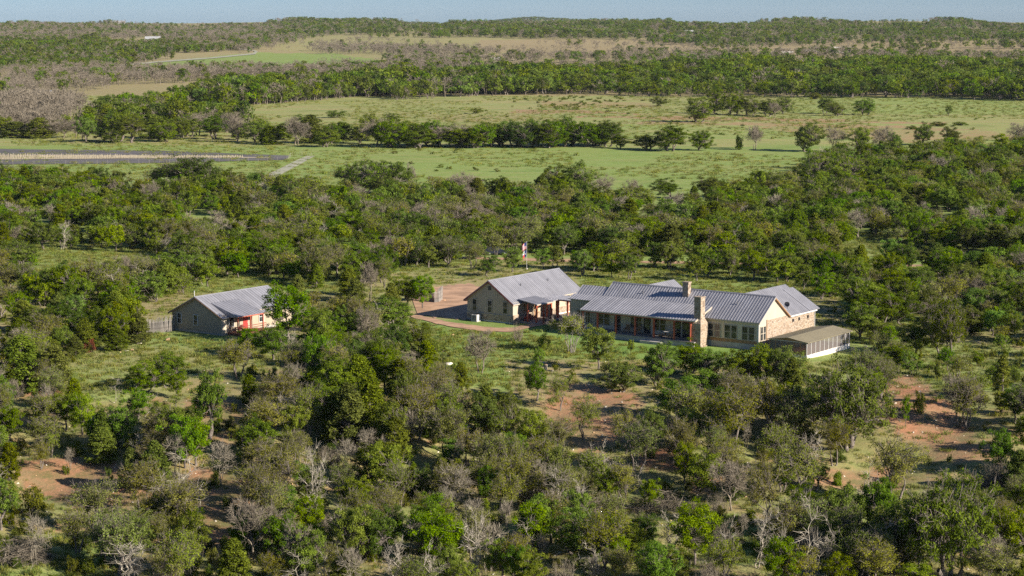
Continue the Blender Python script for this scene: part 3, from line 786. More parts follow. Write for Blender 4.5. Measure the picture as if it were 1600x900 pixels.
w_ = House('covered_walkway', -36, 9, 'covered walk on red posts linking the garage with the ranch house', 'walkway')
w_.roof([(-41.1, 7.3, 3.10), (-31.1, 7.3, 3.10), (-31.1, 10.2, 3.32), (-41.1, 10.2, 3.32)], (1, 0, 0), sp=0.5)
w_.roof([(-41.0, 5.45, 3.0), (-38.2, 5.45, 3.0), (-38.2, 7.28, 3.09), (-41.0, 7.28, 3.09)], (1, 0, 0), sp=0.5)
w_.part('floor_slab', MB().box(-37.69, -31.0, 7.0, 10.6, -0.3, 0.26), 'deck')
for u in (-40.3, -38.3, -36.0, -33.8, -31.6):
    for v in (7.5, 10.0):
        w_.post(u, v, 0.27, 3.08)
w_.part('beam', MB().box(-40.5, -31.2, 7.4, 7.6, 2.86, 3.05), 'red_wood')
w_.part('beam', MB().box(-40.5, -31.2, 9.9, 10.1, 3.0, 3.2), 'red_wood')

# ---- cottage
c_ = House('cottage', -73.1, -26, 'small tan cottage with grey metal roof and red railed porch', 'cottage')
c_.part('foundation', MB().box(-78.07, -68.13, -33.57, -19.0, -0.6, 0.3), 'foundation')
c_.part('wall', MB().prism([(-78.1, 0.3), (-68.1, 0.3), (-68.1, 2.78), (-73.1, 5.1), (-78.1, 2.78)], 'y', -33.6, -19.0), 'cottage_siding')
c_.part('corner_board', MB().box(-68.2, -68.02, -33.68, -32.6, 0.0, 2.75), 'cream_trim', label='sunlit cream corner of the cottage')
c_.roof([(-67.65, -34.0, 2.55), (-67.65, -18.6, 2.55), (-73.1, -18.6, 5.25), (-73.1, -34.0, 5.25)], (0, 1, 0), sp=0.6)
c_.roof([(-78.55, -34.0, 2.55), (-78.55, -18.6, 2.55), (-73.1, -18.6, 5.25), (-73.1, -34.0, 5.25)], (0, 1, 0), sp=0.6)
c_.roof([(-65.9, -32.6, 2.80), (-65.9, -27.2, 2.80), (-71.2, -27.2, 4.36), (-71.2, -32.6, 4.36)], (0, 1, 0), sp=0.6, name='porch_roof')
c_.part('dormer_cheek', MB().prism([(-66.0, 2.72), (-67.7, 2.55), (-71.0, 4.12), (-71.0, 4.27)], 'y', -32.55, -32.5), 'roof_metal')
c_.part('ridge_cap', MB().prism([(-73.27, 5.19), (-73.1, 5.33), (-72.93, 5.19)], 'y', -34.02, -18.58), 'roof_metal')
c_.part('fascia', MB().slab([(-78.55, -34.04, 2.50), (-78.55, -34.0, 2.50), (-73.1, -34.0, 5.18), (-73.1, -34.04, 5.18)], 0.16), 'brown_wood')
c_.part('fascia', MB().slab([(-67.65, -34.04, 2.50), (-67.65, -34.0, 2.50), (-73.1, -34.0, 5.18), (-73.1, -34.04, 5.18)], 0.16), 'brown_wood')
c_.part('fascia', MB().box(-65.93, -65.86, -32.6, -27.2, 2.62, 2.76), 'red_wood')
for a in (-76.6, -73.3):
    c_.window('f', -33.6, a, 1.15, 0.75, 1.4, 'white_trim')
c_.window('r', -68.1, -31.7, 1.15, 0.9, 1.35, 'white_trim')
c_.window('r', -68.1, -25.5, 1.15, 0.9, 1.35, 'white_trim')
o = c_.part('door', c_.fb(MB(), 'r', -68.1, -29.3, -28.35, 0.002, 0.05, 0.35, 2.4), 'red_paint')
c_.part('handle', c_.fb(MB(), 'r', -68.05, -28.5, -28.44, 0.002, 0.08, 1.3, 1.42), 'pale_metal', o)
c_.part('porch_deck', MB().box(-68.0, -65.9, -32.7, -26.6, 0.2, 0.36), 'dark_red_wood')
c_.part('porch_base', MB().box(-67.99, -66.0, -32.6, -26.7, -0.5, 0.195), 'brown_wood')
for v in (-32.5, -29.9, -27.3):
    c_.post(-66.05, v, 0.36, 2.62, 'red_wood', 0.075)
for z in (0.62, 0.92, 1.22):
    c_.part('rail', MB().box(-66.0, -65.94, -32.4, -26.7, z, z + 0.09), 'dark_red_wood')
    c_.part('rail', MB().box(-67.9, -66.15, -32.58, -32.52, z, z + 0.09), 'dark_red_wood')
c_.part('vent_pipe', MB().tube((-74.5, -32.6, 4.3), (-74.5, -32.6, 5.9), 0.05), 'pale_metal')

# ---- things around the houses
def small(name, label, cat, u, v, z=0.0, rz=0.0, group=None):
    x, y = site(u, v)
    return props(empty(name, (x, y, z), SROT + rz), label, cat, group)

def chair(u, v, z, rz, mat, label):
    r = small('porch_chair', label, 'chair', u, v, z, rz, 'porch chairs')
    MB().slab([(-0.3, -0.3, 0.40), (0.3, -0.3, 0.40), (0.3, 0.3, 0.33), (-0.3, 0.3, 0.33)], 0.05).build('seat', M[mat], r)
    MB().slab([(-0.3, 0.28, 0.36), (0.3, 0.28, 0.36), (0.3, 0.55, 1.08), (-0.3, 0.55, 1.08)], 0.05).build('backrest', M[mat], r)
    for sx in (-0.34, 0.34):
        MB().box(sx - 0.05, sx + 0.05, -0.34, 0.36, 0.58, 0.63).build('armrest', M[mat], r)
        MB().box(sx - 0.04, sx + 0.04, -0.32, -0.24, 0.0, 0.57).build('leg', M[mat], r)
        MB().box(sx - 0.04, sx + 0.04, 0.26, 0.34, 0.0, 0.57).build('leg', M[mat], r)
    return r
chair(-40.3, 2.3, 0.28, rad(-80), 'red_paint', 'red wooden armchair on the garage porch, the one nearer the corner')
chair(-40.3, 3.9, 0.28, rad(-80), 'red_paint', 'red wooden armchair on the garage porch, the one beside the door')
chair(-20.6, -1.0, 0.76, rad(10), 'brown_wood', 'brown armchair under the long porch near the dark door')
chair(-18.9, -1.0, 0.76, rad(-12), 'brown_wood', 'brown armchair under the long porch between two windows')
chair(-67.3, -31.0, 0.36, rad(-90), 'dark_red_wood', 'dark red armchair on the cottage porch')
def table(u, v, z, label):
    r = small('patio_table', label, 'table', u, v, z)
    MB().box(-1.1, 1.1, -0.45, 0.45, 0.70, 0.76).build('table_top', M['white_trim'], r)
    for a in (-0.95, 0.95):
        for b in (-0.35, 0.35):
            MB().box(a - 0.05, a + 0.05, b - 0.05, b + 0.05, 0, 0.70).build('leg', M['brown_wood'], r)
    for b in (-0.8, 0.8):
        MB().box(-1.0, 1.0, b - 0.15, b + 0.15, 0.40, 0.45).box(-0.8, -0.7, b - 0.1, b + 0.1, 0, 0.4).box(0.7, 0.8, b - 0.1, b + 0.1, 0, 0.4).build('bench', M['brown_wood'], r)
table(-13.6, -1.5, 0.76, 'pale topped picnic table with benches under the long porch')
for i, (u, v, lab) in enumerate(((-37.3, 2.4, 'terracotta flower pot at the front corner of the garage porch'), (-37.3, 3.9, 'terracotta flower pot in the middle of the garage porch edge'), (-37.4, 5.0, 'terracotta flower pot at the back corner of the garage porch'))):
    r = small('flower_pot', lab, 'pot', u, v, 0.0, 0, 'flower pots')
    MB().tube((0, 0, 0), (0, 0, 0.4), 0.16, 0.24, 10).build('pot', M['pot'], r)
    mb = MB()
    for k in range(26):
        a = random.uniform(0, 6.28); q = random.uniform(0.05, 0.28); zz = 0.42 + random.uniform(0, 0.4)
        mb.slab([(q * math.cos(a), q * math.sin(a), zz), (q * math.cos(a) + 0.14, q * math.sin(a), zz + 0.08), (q * math.cos(a) + 0.16, q * math.sin(a) + 0.12, zz + 0.05), (q * math.cos(a), q * math.sin(a) + 0.12, zz)], 0.01)
    mb.build('foliage', M['elm_leaf'], r)
r = small('air_conditioner', 'grey box air conditioner unit on the grass by the garage gable', 'air conditioner', -47.2, -1.25, 0.0)
MB().box(-0.5, 0.5, -0.45, 0.45, 0.12, 1.05).build('casing', M['white_trim'], r)
MB().box(-0.56, 0.56, -0.5, 0.5, -0.1, 0.115).build('pad', M['foundation'], r)
gr = MB()
for k in range(8): gr.box(-0.42, 0.42, -0.475, -0.452, 0.2 + k * 0.095, 0.25 + k * 0.095)
gr.build('grille', M['dark_metal'], r)
MB().tube((0, 0, 1.052), (0, 0, 1.08), 0.36, 0.36, 14).build('fan_guard', M['dark_metal'], r)

def picket_fence(pts, hgt, label):
    """a rough stake fence: each weathered stake its own part"""
    a = [at(*p) for p in pts]
    root = props(empty('stake_fence', a[0]), label, 'fence', 'rough stake fences')
    total = sum(math.dist(a[i][:2], a[i + 1][:2]) for i in range(len(a) - 1)); n = int(total / 0.16)
    metas = []
    for q in range(4):
        mb = MB().tube((0, 0, -0.2), (random.uniform(-.04, .04), random.uniform(-.04, .04), hgt * (0.9 + 0.07 * q)), 0.07, 0.045, 5)
        me = mb.mesh('stake'); me.materials.append(M['stake_grey']); metas.append(me)
    d = np.r_[0, np.cumsum([math.dist(a[i][:2], a[i + 1][:2]) for i in range(len(a) - 1)])]
    for i in range(n):
        t = (i + 0.5) / n * d[-1]
        x = np.interp(t, d, [p[0] for p in a]); y = np.interp(t, d, [p[1] for p in a])
        o = link('stake', metas[random.randrange(4)], root)
        o.location = (x - a[0][0], y - a[0][1], float(ground(x, y)) - a[0][2]); o.rotation_euler = (random.uniform(-.04, .04), random.uniform(-.04, .04), random.uniform(0, 6))
    for z in (0.5, hgt * 0.75):
        mb = MB()
        for i in range(len(a) - 1):
            mb.tube((a[i][0] - a[0][0], a[i][1] - a[0][1] + 0.1, z), (a[i + 1][0] - a[0][0], a[i + 1][1] - a[0][1] + 0.1, z), 0.04, 0.04, 5)
        mb.build('rail', M['stake_grey'], root)
M['stake_grey'] = bark_mat('stake_grey', (0.15, 0.13, 0.115), (0.33, 0.30, 0.27))
picket_fence([(228, 521), (250, 520), (271, 517), (279, 513)], 2.1, 'weathered grey stake fence joining the left side of the cottage')
picket_fence([(671, 471), (679, 473), (686, 472), (691, 468)], 2.0, 'short curved grey stake fence beside the dirt parking area')

# flagpole with two flags
x, y, z = at(823, 421)
r = props(empty('flagpole', (x, y, z)), 'tall white flagpole behind the garage', 'flagpole')
MB().tube((0, 0, -0.2), (0, 0, 5.0), 0.035, 0.022, 8).build('pole', M['pale_metal'], r)
MB().tube((0, 0, 5.0), (0, 0, 5.1), 0.06, 0.07, 8).build('finial', M['pale_metal'], r)
MB().tube((0, 0, -0.2), (0, 0, 0.25), 0.25, 0.2, 10).build('base', M['foundation'], r)
def flag(name, label, z0, rows):
    """drooping cloth built from coloured stripes: rows of (x0, x1, z0, z1, material) on a 1 x 1 cloth"""
    fr = props(empty(name, (x, y, z + z0)), label, 'flag', 'flags on the pole')
    def pt(a, b):      # droops and folds
        return (-0.06 - 1.15 * a * (1 - 0.25 * a), 0.16 * math.sin(a * 7) * a, (b * 1.15) - 0.95 * a * a)
    for nm, a0, a1, b0, b1, mt in rows:
        v = []; f = []; n = 6
        for i in range(n + 1):
            a = a0 + (a1 - a0) * i / n
            for b in (b0, b1): v.append(pt(a, b))
        for i in range(n): f.append((2 * i, 2 * i + 2, 2 * i + 3, 2 * i + 1))
        me = bpy.data.meshes.new(nm); me.from_pydata(v, [], f); me.update()
        o = link(nm, me, fr, M[mt]); sm = o.modifiers.new('thick', 'SOLIDIFY'); sm.thickness = 0.012
rows = []
for i in range(13):
    lo = i / 13; rows.append(('stripe', 0.4 if i >= 6 else 0.0, 1.0, lo, lo + 1 / 13, 'flag_red' if i % 2 == 0 else 'flag_white'))
rows.append(('canton', 0.0, 0.4, 6 / 13, 1.0, 'flag_blue'))
flag('striped_flag', 'faded striped flag at the top of the pole', 3.75, rows)
flag('tricolour_flag', 'red, white and blue flag with one star, lower on the pole', 2.3, [('blue_band', 0, 0.34, 0, 1, 'flag_blue'), ('white_band', 0.34, 1, 0.5, 1, 'flag_white'), ('red_band', 0.34, 1, 0, 0.5, 'flag_red')])
fr = bpy.data.objects['tricolour_flag']
st = MB(); pts = []
for k in range(10):
    rr = 0.2 if k % 2 == 0 else 0.08; a = math.pi / 2 + k * math.pi / 5
    pts.append((-0.25 + rr * 0.7 * math.cos(a), 0.52 + rr * math.sin(a)))
st.prism([(p, q) for p, q in pts], 'y', -0.03, -0.012)
st.build('star', M['flag_white'], fr)

# parked car, half hidden in the trees behind
x, y, z = at(776, 398)
r = props(empty('parked_car', (x, y, z), rad(4)), 'dark blue car parked beyond the dirt road', 'car')
body = MB().hexa([(-2.3, -0.9, 0.35), (2.3, -0.9, 0.35), (2.3, 0.9, 0.35), (-2.3, 0.9, 0.35), (-2.25, -0.86, 0.98), (2.2, -0.86, 0.90), (2.2, 0.86, 0.90), (-2.25, 0.86, 0.98)])
body.hexa([(-2.1, -0.82, 0.98), (1.0, -0.82, 0.94), (1.0, 0.82, 0.94), (-2.1, 0.82, 0.98), (-1.8, -0.7, 1.62), (0.35, -0.7, 1.6), (0.35, 0.7, 1.6), (-1.8, 0.7, 1.62)])
body.build('body', M['car_paint'], r)
MB().slab([(-1.75, -0.84, 1.05), (0.75, -0.84, 1.03), (0.3, -0.735, 1.52), (-1.65, -0.735, 1.54)], 0.01).build('side_window', M['glass'], r)
for wx in (-1.45, 1.45):
    for wy in (-0.92, 0.92):
        t = MB().tube((wx, wy - 0.11, 0.34), (wx, wy + 0.11, 0.34), 0.34, 0.34, 14).build('wheel', M['rubber'], r)
        MB().tube((wx, wy - 0.125, 0.34), (wx, wy + 0.125, 0.34), 0.19, 0.19, 10).build('rim', M['pale_metal'], t)

# ---- far buildings
def far_building(px, py, w, d, hw, hr, rot, wallm, roofm, label, cat='house', name='farmhouse'):
    x, y, z = at(px, py)
    r = props(empty(name, (x, y, z), rad(rot)), label, cat, 'distant ranch buildings')
    MB().prism([(-d / 2, -1.5), (d / 2, -1.5), (d / 2, hw), (0, hr), (-d / 2, hw)], 'x', -w / 2, w / 2).build('wall', M[wallm], r)
    for s in (-1, 1):
        MB().slab([(-w / 2 - 0.5, s * (d / 2 + 0.7), hw - 0.35), (w / 2 + 0.5, s * (d / 2 + 0.7), hw - 0.35), (w / 2 + 0.5, 0, hr + 0.12), (-w / 2 - 0.5, 0, hr + 0.12)], 0.15).build('roof', M[roofm], r)
    k = max(2, int(w / 5))
    for i in range(k):
        a = -w / 2 + (i + 0.5) * w / k
        if i == k // 2: MB().box(a - 0.6, a + 0.6, -d / 2 - 0.08, -d / 2 - 0.002, 0, 2.2).build('door', M['brown_wood'], r)
        else: MB().box(a - 0.7, a + 0.7, -d / 2 - 0.08, -d / 2 - 0.002, 0.9, 2.2).build('window', M['glass'], r)
far_building(239, 65.5, 19, 13, 3.6, 7.0, 8, 'cream_trim', 'roof_white', 'pale roofed ranch house on the far slope above the green field')
far_building(1031, 115, 24, 9, 3.2, 5.2, 4, 'white_trim', 'roof_white', 'long low white roofed barn beyond the meadow', 'barn', 'barn')
far_building(871, 141, 13, 9, 3.0, 5.4, -14, 'pale_metal', 'roof_metal', 'small grey shed among trees at the meadow edge', 'shed', 'farm_shed')
far_building(885, 141, 8, 6, 2.6, 4.2, 10, 'siding', 'roof_white', 'small pale outbuilding right of the grey shed', 'shed', 'farm_shed')
far_building(775, 98.5, 9, 7, 3.2, 5.0, 15, 'white_trim', 'roof_white', 'tiny white outbuilding in the bare woods', 'shed', 'farm_shed')
far_building(1077, 54.5, 16, 9, 4.0, 7.0, 0, 'cream_trim', 'roof_white', 'cream house on the wooded ridge')
far_building(186, 38.5, 22, 10, 4.0, 7.5, -4, 'white_trim', 'roof_white', 'pale long house on the skyline ridge at upper left')
far_building(70, 150, 8, 5, 2.4, 3.4, -10, 'pale_metal', 'roof_metal', 'small grey shelter in the clearing at left', 'shed', 'farm_shed')
far_building(657, 105.5, 12, 6, 2.2, 3.6, 5, 'siding', 'roof_tan', 'low tan outbuilding right of the green field', 'shed', 'farm_shed')

# ---- vineyard: grow tubes stand in rows in the straw band; far too many and thin to count
tb = []
for row in range(5):
    t = (row + 0.5) / 5
    for k in range(150):
        f = (k + random.uniform(0.2, 0.8)) / 150
        pxx = -20 + f * 400; pyy = (242.7 + 3.6 * f) * (1 - t) + (250.3 - 3.0 * f) * t
        tb.append((pxx, pyy))
mb = MB()
for pxx, pyy in tb:
    x, y, z = at(pxx, pyy); hh = random.uniform(0.5, 1.0); w = 0.06
    mb.hexa([(x - w, y - w, z), (x + w, y - w, z), (x + w, y + w, z), (x - w, y + w, z), (x - w, y - w, z + hh), (x + w, y - w, z + hh), (x + w, y + w, z + hh), (x - w, y + w, z + hh)])
o = mb.build('grow_tubes', M['tube'])
props(o, 'pale grow tubes over young vines in the vineyard band', 'vines', kind='stuff')
fx = [at(-30, 258.5), at(250, 256), at(450, 251), at(455, 244), at(487, 244)]
fr = props(empty('wire_fence', fx[0]), 'thin wire fence on posts along the near edge of the vineyard', 'fence')
def seg_len(a): return [math.dist(a[i][:2], a[i + 1][:2]) for i in range(len(a) - 1)]
pm = MB().tube((0, 0, -0.3), (0, 0, 1.4), 0.03, 0.03, 5).mesh('post'); pm.materials.append(M['stake'])
d = np.r_[0, np.cumsum(seg_len(fx))]; wires = [MB(), MB(), MB()]; prev = None
for i in range(40):
    t = d[-1] * i / 39; x = np.interp(t, d, [p[0] for p in fx]); y = np.interp(t, d, [p[1] for p in fx]); z = float(ground(x, y))
    o = link('post', pm, fr); o.location = (x - fx[0][0], y - fx[0][1], z - fx[0][2])
    p = (x - fx[0][0], y - fx[0][1], z - fx[0][2])
    if prev:
        for q, w in enumerate(wires): w.tube((prev[0], prev[1], prev[2] + 0.5 + 0.4 * q), (p[0], p[1], p[2] + 0.5 + 0.4 * q), 0.006, 0.006, 3)
    prev = p
for w in wires: w.build('wire', M['pale_metal'], fr)

# ------------------------------------------------------------------ plants: shapes
def unit(v):
    return v / np.maximum(1e-9, np.linalg.norm(v, axis=-1, keepdims=True))

def tubes(seg, k=4):
    """prisms for branch segments, seg rows = p0 p1 r0 r1; returns verts, quads"""
    seg = np.asarray(seg, float); n = len(seg)
    p0, p1, r0, r1 = seg[:, :3], seg[:, 3:6], seg[:, 6], seg[:, 7]
    d = unit(p1 - p0)
    ref = np.where(np.abs(d[:, 2:3]) > 0.9, np.array([[1.0, 0, 0]]), np.array([[0, 0, 1.0]]))
    a = unit(np.cross(d, ref)); b = np.cross(d, a)
    th = np.arange(k) * 2 * math.pi / k
    ring = a[:, None, :] * np.cos(th)[None, :, None] + b[:, None, :] * np.sin(th)[None, :, None]
    v = np.concatenate([p0[:, None] + ring * r0[:, None, None], p1[:, None] + ring * r1[:, None, None]], 1).reshape(-1, 3)
    base = (np.arange(n) * 2 * k)[:, None]
    i = np.arange(k); j = (i + 1) % k
    f = np.stack([base + i, base + j, base + k + j, base + k + i], 2).reshape(-1, 4)
    return v, f

def bend(rng, p0, p1, r0, r1, n=3, wob=0.08, sag=0.0):
    """a wavering branch as several segments"""
    p0 = np.asarray(p0, float); p1 = np.asarray(p1, float); L = np.linalg.norm(p1 - p0)
    pts = [p0]
    for i in range(1, n):
        t = i / n
        pts.append(p0 * (1 - t) + p1 * t + rng.normal(0, wob * L, 3) + np.array([0, 0, sag * L * math.sin(math.pi * t)]))
    pts.append(p1)
    rs = np.linspace(r0, r1, n + 1)
    return [np.r_[pts[i], pts[i + 1], rs[i], rs[i + 1]] for i in range(n)]

def leaves(rng, centres, per, rc, size, up=0.7, flat=0.75, mid=None, axis0=None):
    c = np.repeat(centres, per, 0); n = len(c)
    g = rng.normal(0, 1, (n, 3)); g = unit(g) * (rng.random((n, 1)) ** 0.55)
    rr = np.repeat(rc if np.ndim(rc) else np.full(len(centres), rc), per)[:, None]
    p = c + g * rr * np.array([1, 1, flat])
    out = unit(c - mid) if mid is not None else np.zeros_like(c)
    nn = unit(rng.normal(0, 0.75, (n, 3)) + np.array([0, 0, up]) + 0.45 * out + 0.35 * g)
    t = unit(np.cross(nn, rng.normal(0, 1, (n, 3)))); b = np.cross(nn, t)
    s = size * (0.6 + 0.8 * rng.random((n, 1)))
    V = np.stack([p - t * s, p - b * s * 0.55, p + t * s, p + b * s * 0.55], 1).reshape(-1, 3)
    F = np.arange(4 * n).reshape(n, 4)
    tint = np.clip(0.68 * np.repeat(rng.random(len(centres)), per) + 0.32 * rng.random(n), 0, 1)
    return V, F, tint

def make_plant(kind, seed, lod=0):
    """unit plant: returns (wood verts, wood faces, leaf verts, leaf faces, leaf tint, width, height)"""
    rng = np.random.default_rng(seed)
    lowk = kind == 'lowoak'
    kind = {'lowoak': 'oak', 'red': 'shrub'}.get(kind, kind)
    S = []; twig = []
    K = {'oak': (7.0, 3.6), 'spread': (7.5, 5.2), 'juniper': (5.5, 2.1), 'elm': (6.5, 3.0), 'thin': (7.0, 3.2), 'bare': (6.0, 2.6), 'snag': (6.5, 2.4),
         'shrub': (1.8, 1.3), 'thicket': (2.4, 2.3), 'vase': (5.2, 2.7), 'whip': (4.2, 1.5), 'column': (7.5, 1.4)}
    H, R = K[kind]
    H *= rng.uniform(0.9, 1.1); R *= rng.uniform(0.9, 1.1)
    q = (1.0, 0.34, 0.055)[lod]
    mid = np.array([0, 0, H * 0.55])
    def dome(n, z0, z1, shell=2.6, lobes=8, squash=1.0):
        ld = unit(rng.normal(0, 1, (lobes, 3)) + np.array([0, 0, 0.35])); la = rng.uniform(0.0, 0.45, lobes)
        d = unit(rng.normal(0, 1, (n, 3)) + np.array([0, 0, 0.25]))
        m = 0.72 + np.max(la * np.clip(d @ ld.T, 0, 1) ** 5, axis=1) + rng.normal(0, 0.04, n)
        r = (rng.random(n) ** (1 / shell)) * m
        c = d * r[:, None] * np.array([R, R, (z1 - z0) * 0.58 * squash]) + np.array([0, 0, z0 + (z1 - z0) * 0.45])
        c[:, 2] = np.clip(c[:, 2], z0 + rng.random(n) * 0.25 * (z1 - z0), H * 1.05)
        return c
    if kind in ('oak', 'spread', 'elm', 'thin', 'bare', 'vase', 'whip'):
        base = {'oak': 125, 'spread': 200, 'elm': 100, 'thin': 115, 'bare': 60, 'vase': 60, 'whip': 34}[kind]
        nc = max(16, int(base * (1, 0.55, 0.2)[lod]))
        low = 0.22 if lowk else (0.5 if (kind == 'oak' and seed % 2 == 0) else 1.0)
        z0 = low * {'oak': 0.24, 'spread': 0.13, 'elm': 0.17, 'thin': 0.28, 'bare': 0.3, 'vase': 0.42, 'whip': 0.34}[kind] * H
        C = dome(nc, z0, H, 2.4 if kind != 'thin' else 1.9)
        mid = np.array([0, 0, z0 + 0.4 * (H - z0)])
        nst = {'oak': rng.integers(1, 3), 'spread': 4, 'elm': 1, 'thin': rng.integers(1, 4), 'bare': rng.integers(1, 3), 'vase': 9, 'whip': 6}[kind]
        forks = []
        for s in range(nst):
            a = rng.uniform(0, 6.28); lean = {'oak': 0.12, 'spread': 0.2, 'elm': 0.05, 'thin': 0.14, 'bare': 0.12, 'vase': 0.26, 'whip': 0.12}[kind] * H * rng.uniform(0.5, 1.2)
            b = np.array([math.cos(a), math.sin(a), 0]) * (0.15 + 0.12 * nst * 0.3)
            fk = np.array([math.cos(a) * lean, math.sin(a) * lean, z0 * rng.uniform(0.85, 1.25)])
            r = {'oak': 0.20, 'spread': 0.22, 'elm': 0.15, 'thin': 0.12, 'bare': 0.10, 'vase': 0.05, 'whip': 0.035}[kind]
            S += bend(rng, b - np.array([0, 0, 0.4]), fk, r * 1.25, r * 0.85, 3, 0.05); forks.append((fk, r * 0.8))
        nl = 7 if lod == 0 else 4
        li = rng.choice(len(C), nl, replace=False)
        F0 = np.array([f for f, _ in forks])
        nodes = []
        for i in li:
            k = int(np.argmin(np.linalg.norm(F0 - C[i], axis=1)))
            nd = F0[k] * 0.42 + C[i] * 0.58
            S += bend(rng, F0[k], nd, forks[k][1] * 0.75, forks[k][1] * 0.4, 3, 0.07, 0.05); nodes.append((nd, forks[k][1] * 0.4))
        ND = np.array([n for n, _ in nodes])
        for c in C:
            k = int(np.argmin(np.linalg.norm(ND - c, axis=1)))
            S += bend(rng, ND[k], c, nodes[k][1] * 0.7, 0.022, 2 if lod else 3, 0.08)
        if kind in ('bare', 'thin', 'vase', 'spread', 'whip') and lod < 2:
            nt = {'bare': 14, 'thin': 3, 'vase': 6, 'spread': 4, 'whip': 9}[kind] if lod == 0 else 5
            for c in C:
                o = unit(c - mid)
                for _ in range(nt):
                    d = unit(o * 0.6 + rng.normal(0, 0.6, 3) + np.array([0, 0, 0.35])); L = rng.uniform(0.35, 1.0)
                    e = c + d * L
                    twig.append(np.r_[c, e, 0.020, 0.009])
                    if kind in ('bare', 'whip') or lod == 0:
                        f = c + d * L * 0.5; e2 = f + unit(d + rng.normal(0, 0.6, 3)) * L * 0.6
                        twig.append(np.r_[f, e2, 0.013, 0.008])
        per, rc, sz = {'oak': (85, 0.54, 0.105), 'spread': (70, 0.54, 0.105), 'elm': (85, 0.54, 0.105), 'thin': (44, 0.62, 0.088), 'bare': (0, 0, 0), 'whip': (0, 0, 0), 'vase': (60, 0.55, 0.085)}[kind]
        if lod: per = int(per * (0, 0.5, 0.46)[lod]); sz *= (0, 1.7, 2.5)[lod]; rc *= (0, 1.2, 1.75)[lod]
        if kind in ('bare', 'whip') and lod == 2:
            for c in C:                     # far off, bare crowns read as fans of twigs
                for _ in range(7):
                    e = c + unit(unit(c - mid) + rng.normal(0, 0.7, 3)) * rng.uniform(0.6, 1.2)
                    twig.append(np.r_[c, e, 0.05, 0.03])
    elif kind in ('juniper', 'column'):
        nc = max(14, int((175 if kind == 'juniper' else 120) * (1, 0.5, 0.2)[lod]))
        t = rng.random(nc) ** 0.85; a = rng.uniform(0, 6.28, nc)
        prof = (1 - t) ** 0.62 * (0.35 + t) ** 0.3 * 1.05
        lob = 0.8 + 0.25 * np.sin(a * 3 + rng.uniform(0, 6)) * rng.random() + rng.normal(0, 0.07, nc)
        r = R * prof * lob * rng.random(nc) ** 0.3
        C = np.stack([r * np.cos(a), r * np.sin(a), H * (0.06 + 0.9 * t)], 1)
        mid = np.array([0, 0, H * 0.4])
        S += bend(rng, (0, 0, -0.4), (0, 0, H * 0.8), 0.16, 0.04, 4, 0.015)
        for c in C[::2]:
            S += bend(rng, (0, 0, max(0.3, c[2] - 0.5)), c, 0.04, 0.015, 2, 0.05)
        per, rc, sz = 58, 0.36, 0.09
        if lod: per = int(per * (0, 0.5, 0.45)[lod]); sz *= (0, 1.6, 2.5)[lod]; rc *= (0, 1.2, 1.7)[lod]
    elif kind == 'snag':
        nst = rng.integers(1, 4); C = []
        for s in range(nst):
            a = rng.uniform(0, 6.28); top = np.array([math.cos(a) * R * 0.4, math.sin(a) * R * 0.4, H * rng.uniform(0.75, 1.0)])
            st = bend(rng, (0.1 * math.cos(a), 0.1 * math.sin(a), -0.4), top, 0.075, 0.018, 6, 0.04); S += st
            for g in st[1:]:
                for _ in range(rng.integers(1, 4)):
                    p = g[:3] + (g[3:6] - g[:3]) * rng.random(); d = unit(rng.normal(0, 1, 3) * np.array([1, 1, 0.5]) + np.array([0, 0, 0.75])); L = rng.uniform(0.8, 2.3)
                    br = bend(rng, p, p + d * L, g[6] * 0.55, 0.014, 4, 0.07); S += br
                    for b2 in br[1:]:
                        for _ in range(4):
                            d2 = unit(d + rng.normal(0, 0.7, 3)); L2 = rng.uniform(0.4, 1.2)
                            twig += bend(rng, b2[:3], b2[:3] + d2 * L2, 0.016, 0.008, 2, 0.08)
        per, rc, sz = 0, 0, 0; C = np.zeros((1, 3))
    elif kind == 'shrub':
        nc = int(26 * (1, 0.5, 0.3)[lod]) + 2
        d = unit(rng.normal(0, 1, (nc, 3))); d[:, 2] = np.abs(d[:, 2])
        C = d * (rng.random((nc, 1)) ** 0.4) * np.array([R, R, H * 0.9]) + np.array([0, 0, 0.15])
        mid = np.array([0, 0, 0.2])
        for c in C: S += bend(rng, (rng.normal(0, .1), rng.normal(0, .1), -0.15), c, 0.025, 0.01, 2, 0.07)
        per, rc, sz = 100, 0.40, 0.075
        if lod: per = int(per * (0, 0.4, 0.14)[lod]); sz *= (0, 1.6, 3.0)[lod]
    elif kind == 'thicket':
        C = np.zeros((1, 3)); per = 0; rc = sz = 0
        for _ in range(60 if lod == 0 else 24):
            a = rng.uniform(0, 6.28); b = np.array([rng.normal(0, R * 0.35), rng.normal(0, R * 0.35), -0.1])
            e = b + np.array([math.cos(a) * rng.uniform(0.3, 1) * R * 0.6, math.sin(a) * rng.uniform(0.3, 1) * R * 0.6, H * rng.uniform(0.4, 1.0)])
            st = bend(rng, b, e, 0.03, 0.01, 4, 0.08); S += st
            for g in st[1:]:
                for _ in range(3):
                    twig.append(np.r_[g[3:6], g[3:6] + unit(rng.normal(0, 1, 3) + np.array([0, 0, 0.5])) * rng.uniform(0.3, 0.8), 0.014, 0.007])
    wv, wf = tubes(S, 5 if lod == 0 else 3)
    if twig:
        tv, tf = tubes(twig, 3)
        wf = np.concatenate([wf, tf + len(wv)]); wv = np.concatenate([wv, tv])
    if per:
        lv, lf, lt = leaves(rng, C, max(2, per), rc, sz, mid=mid, up=0.6)
        allv = lv
    else:
        lv = np.zeros((0, 3)); lf = np.zeros((0, 4), int); lt = np.zeros(0); allv = wv
    W = 2 * np.percentile(np.hypot(allv[:, 0], allv[:, 1]), 96); HH = np.percentile(allv[:, 2], 99.5)
